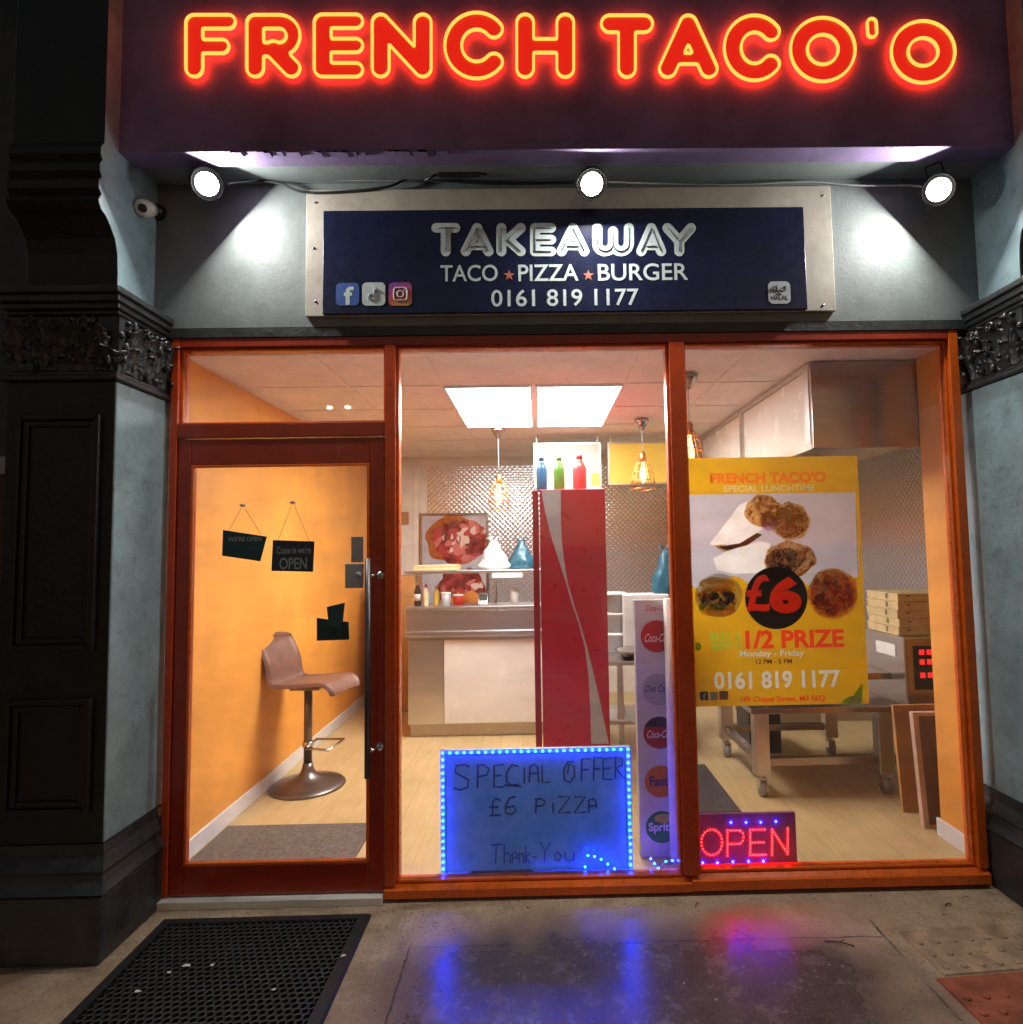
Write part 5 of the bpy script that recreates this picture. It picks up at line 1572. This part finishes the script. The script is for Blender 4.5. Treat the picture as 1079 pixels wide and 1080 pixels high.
# extraction hood with opal panels along its side
t = thing('extraction_hood', 'smoky steel extraction hood with white opal side panels near the ceiling', 'hood', (2.0, 1.8, 1.95))
hx0 = 1.41
MB().box(hx0, .405, 1.955, 2.83, .43, 2.405, bev=.003).build('front_panel', 'dsteel', t)
m = MB().box(hx0, .432, 1.955, hx0 + .03, 3.48, 1.985).box(hx0, .432, 2.375, hx0 + .03, 3.48, 2.405)
for y in (.432, 1.45, 2.48, 3.40): m.box(hx0 - .003, y, 1.9855, hx0 + .028, y + .06, 2.3745)
m.box(hx0 + .03, .432, 2.39, 2.83, 3.48, 2.405)
m.build('side_frame', 'steel', t)
for y0, y1 in ((.495, 1.447), (1.513, 2.477), (2.543, 3.397)):
    MB().box(hx0 + .008, y0, 1.988, hx0 + .016, y1, 2.372).build('opal_panel', 'panelwhite', t)

# pizza oven on a wheeled stand
t = thing('oven_stand', 'stainless wheeled stand with four legs carrying the conveyor oven', 'stand', (1.9, 1.2, .03))
sy0, sy1 = .90, 1.56
legs = [(1.235, sy0), (1.235, sy1), (1.95, sy0), (1.95, sy1), (2.66, sy0), (2.66, sy1)]
m = MB().box(1.2, sy0 - .03, .50, 2.72, sy1 + .07, .535, bev=.004)
m.build('top_frame', 'dsteel', t)
for x, y in legs:
    lg = MB().box(x - .012, y - .012, .15, x + .072, y + .06, .499, bev=.004).build('leg', 'steel', t)
    m = MB().cyl((x + .03, y + .025, .15), (x + .03, y + .025, .125), .012, 10).box(x + .006, y - .005, .075, x + .011, y + .045, .125).box(x + .049, y - .005, .075, x + .054, y + .045, .125).box(x + .006, y - .005, .1255, x + .054, y + .05, .13)
    m.build('caster_fork', 'chrome', lg)
    MB().cyl((x + .013, y + .02, .073), (x + .047, y + .02, .073), .042, 18).build('caster_wheel', 'cablewhite', lg)
m = MB().box(1.31, sy0 + .0, .20, 1.936, sy0 + .04, .245, bev=.003).box(1.245, sy0 + .062, .20, 1.285, sy1 - .014, .245, bev=.003).box(1.31, sy1, .20, 1.936, sy1 + .04, .245, bev=.003).box(2.024, sy0, .20, 2.646, sy0 + .04, .245, bev=.003)
m.build('lower_rail', 'dsteel', t)
t = thing('pizza_oven', 'stainless conveyor pizza oven with red digits on a dark display', 'oven', (2.3, 1.2, .54))
ox0 = 2.085
MB().box(ox0, .85, .505, 2.78, 1.75, .925, bev=.006).build('body', 'steel', t)
MB().box(ox0 + .01, .843, .515, 2.77, .8495, .915, bev=.002).build('control_panel', 'dsteel', t)
q = pbox(964, 681, 992, 727, .84)
MB().box(q[0], .838, q[1], q[0] + .24, .8425, q[3]).build('display', 'blk', t)
m = MB()
for r_ in range(3):
    for c_ in range(4):
        x, z = q[0] + .03 + c_ * .043, q[3] - .05 - r_ * .055 - (.02 if r_ == 2 else 0)
        m.box(x, .8365, z, x + .03, .8375, z + .03)
m.build('display_digits', 'display', t)
MB().box(1.32, .98, .66, ox0 - .002, 1.5, .70, bev=.004).box(1.34, 1.0, .536, 1.38, 1.04, .659).box(1.34, 1.44, .536, 1.38, 1.48, .659).build('conveyor', 'dsteel', t)
MB().box(ox0 - .004, .93, .80, ox0 - .0005, 1.13, .87).build('notice_plate', 'white', t)
# pizza boxes
lab = ['lowest kraft pizza box of the stack on the oven', 'second lowest kraft pizza box on the oven', 'middle kraft pizza box of the stack on the oven', 'second highest kraft pizza box on the oven', 'topmost kraft pizza box of the stack on the oven']
b0 = None
for k in range(5):
    if b0 is None:
        b0 = thing('pizza_box', lab[0], 'pizza box', (2.13, 1.0, .926), 'pizza boxes stacked on the oven')
        MB().box(2.10, .90, .927, 2.43, 1.23, .961, bev=.002).build('tray', 'card', b0)
        lid = MB().box(2.097, .897, .9615, 2.433, 1.233, .974, bev=.002).build('lid', 'card', b0)
        m = MB()
        for x in (2.15, 2.38): m.box(x, .8955, .955, x + .02, .8968, .964)
        m.box(2.16 - .0645, 1.0, .94, 2.0966, 1.02, .97)
        m.build('tab_slot', 'panelbrown', lid)
        o = b0
    else:
        o = copy_tree(b0)
        o['label'] = lab[k]
    o.location = (2.13 + random.uniform(-.012, .012), 1.0 + random.uniform(-.008, .008), .926 + k * .049)
# under the stand
tag(MB().box(1.44, 1.62, .031, 1.66, 1.9, .34, bev=.006).box(1.45, 1.612, .28, 1.65, 1.6195, .31).build('crate', 'blk'), 'black plastic crate on the floor under the oven stand', 'crate')
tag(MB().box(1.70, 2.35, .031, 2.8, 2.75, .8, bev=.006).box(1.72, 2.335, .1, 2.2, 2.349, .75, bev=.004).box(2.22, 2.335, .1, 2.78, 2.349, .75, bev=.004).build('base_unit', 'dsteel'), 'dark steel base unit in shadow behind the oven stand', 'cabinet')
def lean(name, x0, x1, y0, z1, dy, th, mats, label, cat):
    """a board standing on the floor and leaning back by dy"""
    def pt(x, v, d): return (x, y0 + dy * v + d, .032 + (z1 - .032) * v)
    m = MB()
    def slab(xa, xb, va, vb, d0, d1, mi):
        vs = [pt(xa, va, d0), pt(xb, va, d0), pt(xb, va, d1), pt(xa, va, d1), pt(xa, vb, d0), pt(xb, vb, d0), pt(xb, vb, d1), pt(xa, vb, d1)]
        m.add(vs, [(0, 3, 2, 1), (4, 5, 6, 7), (0, 1, 5, 4), (1, 2, 6, 5), (2, 3, 7, 6), (3, 0, 4, 7)], mi)
    if len(mats) > 1:
        e, ev = .028, .03
        slab(x0 + e, x1 - e, ev, 1 - ev, .004, th - .002, 1)
        slab(x0, x0 + e - .0003, 0, 1, 0, th, 0); slab(x1 - e + .0003, x1, 0, 1, 0, th, 0)
        slab(x0 + e, x1 - e, 0, ev - .0003, 0, th, 0); slab(x0 + e, x1 - e, 1 - ev + .0003, 1, 0, th, 0)
    else: slab(x0, x1, 0, 1, 0, th, 0)
    return tag(m.build(name, mats), label, cat)
lean('framed_board', 1.915, 2.13, .47, .59, .05, .03, ['pinkwood', 'panelbrown'], 'brown board in a pale wooden frame leaning by the orange wall', 'board')
lean('wooden_board', 1.925, 2.3, .66, .58, .05, .02, ['ply'], 'plain orange brown board leaning behind the framed one', 'board')
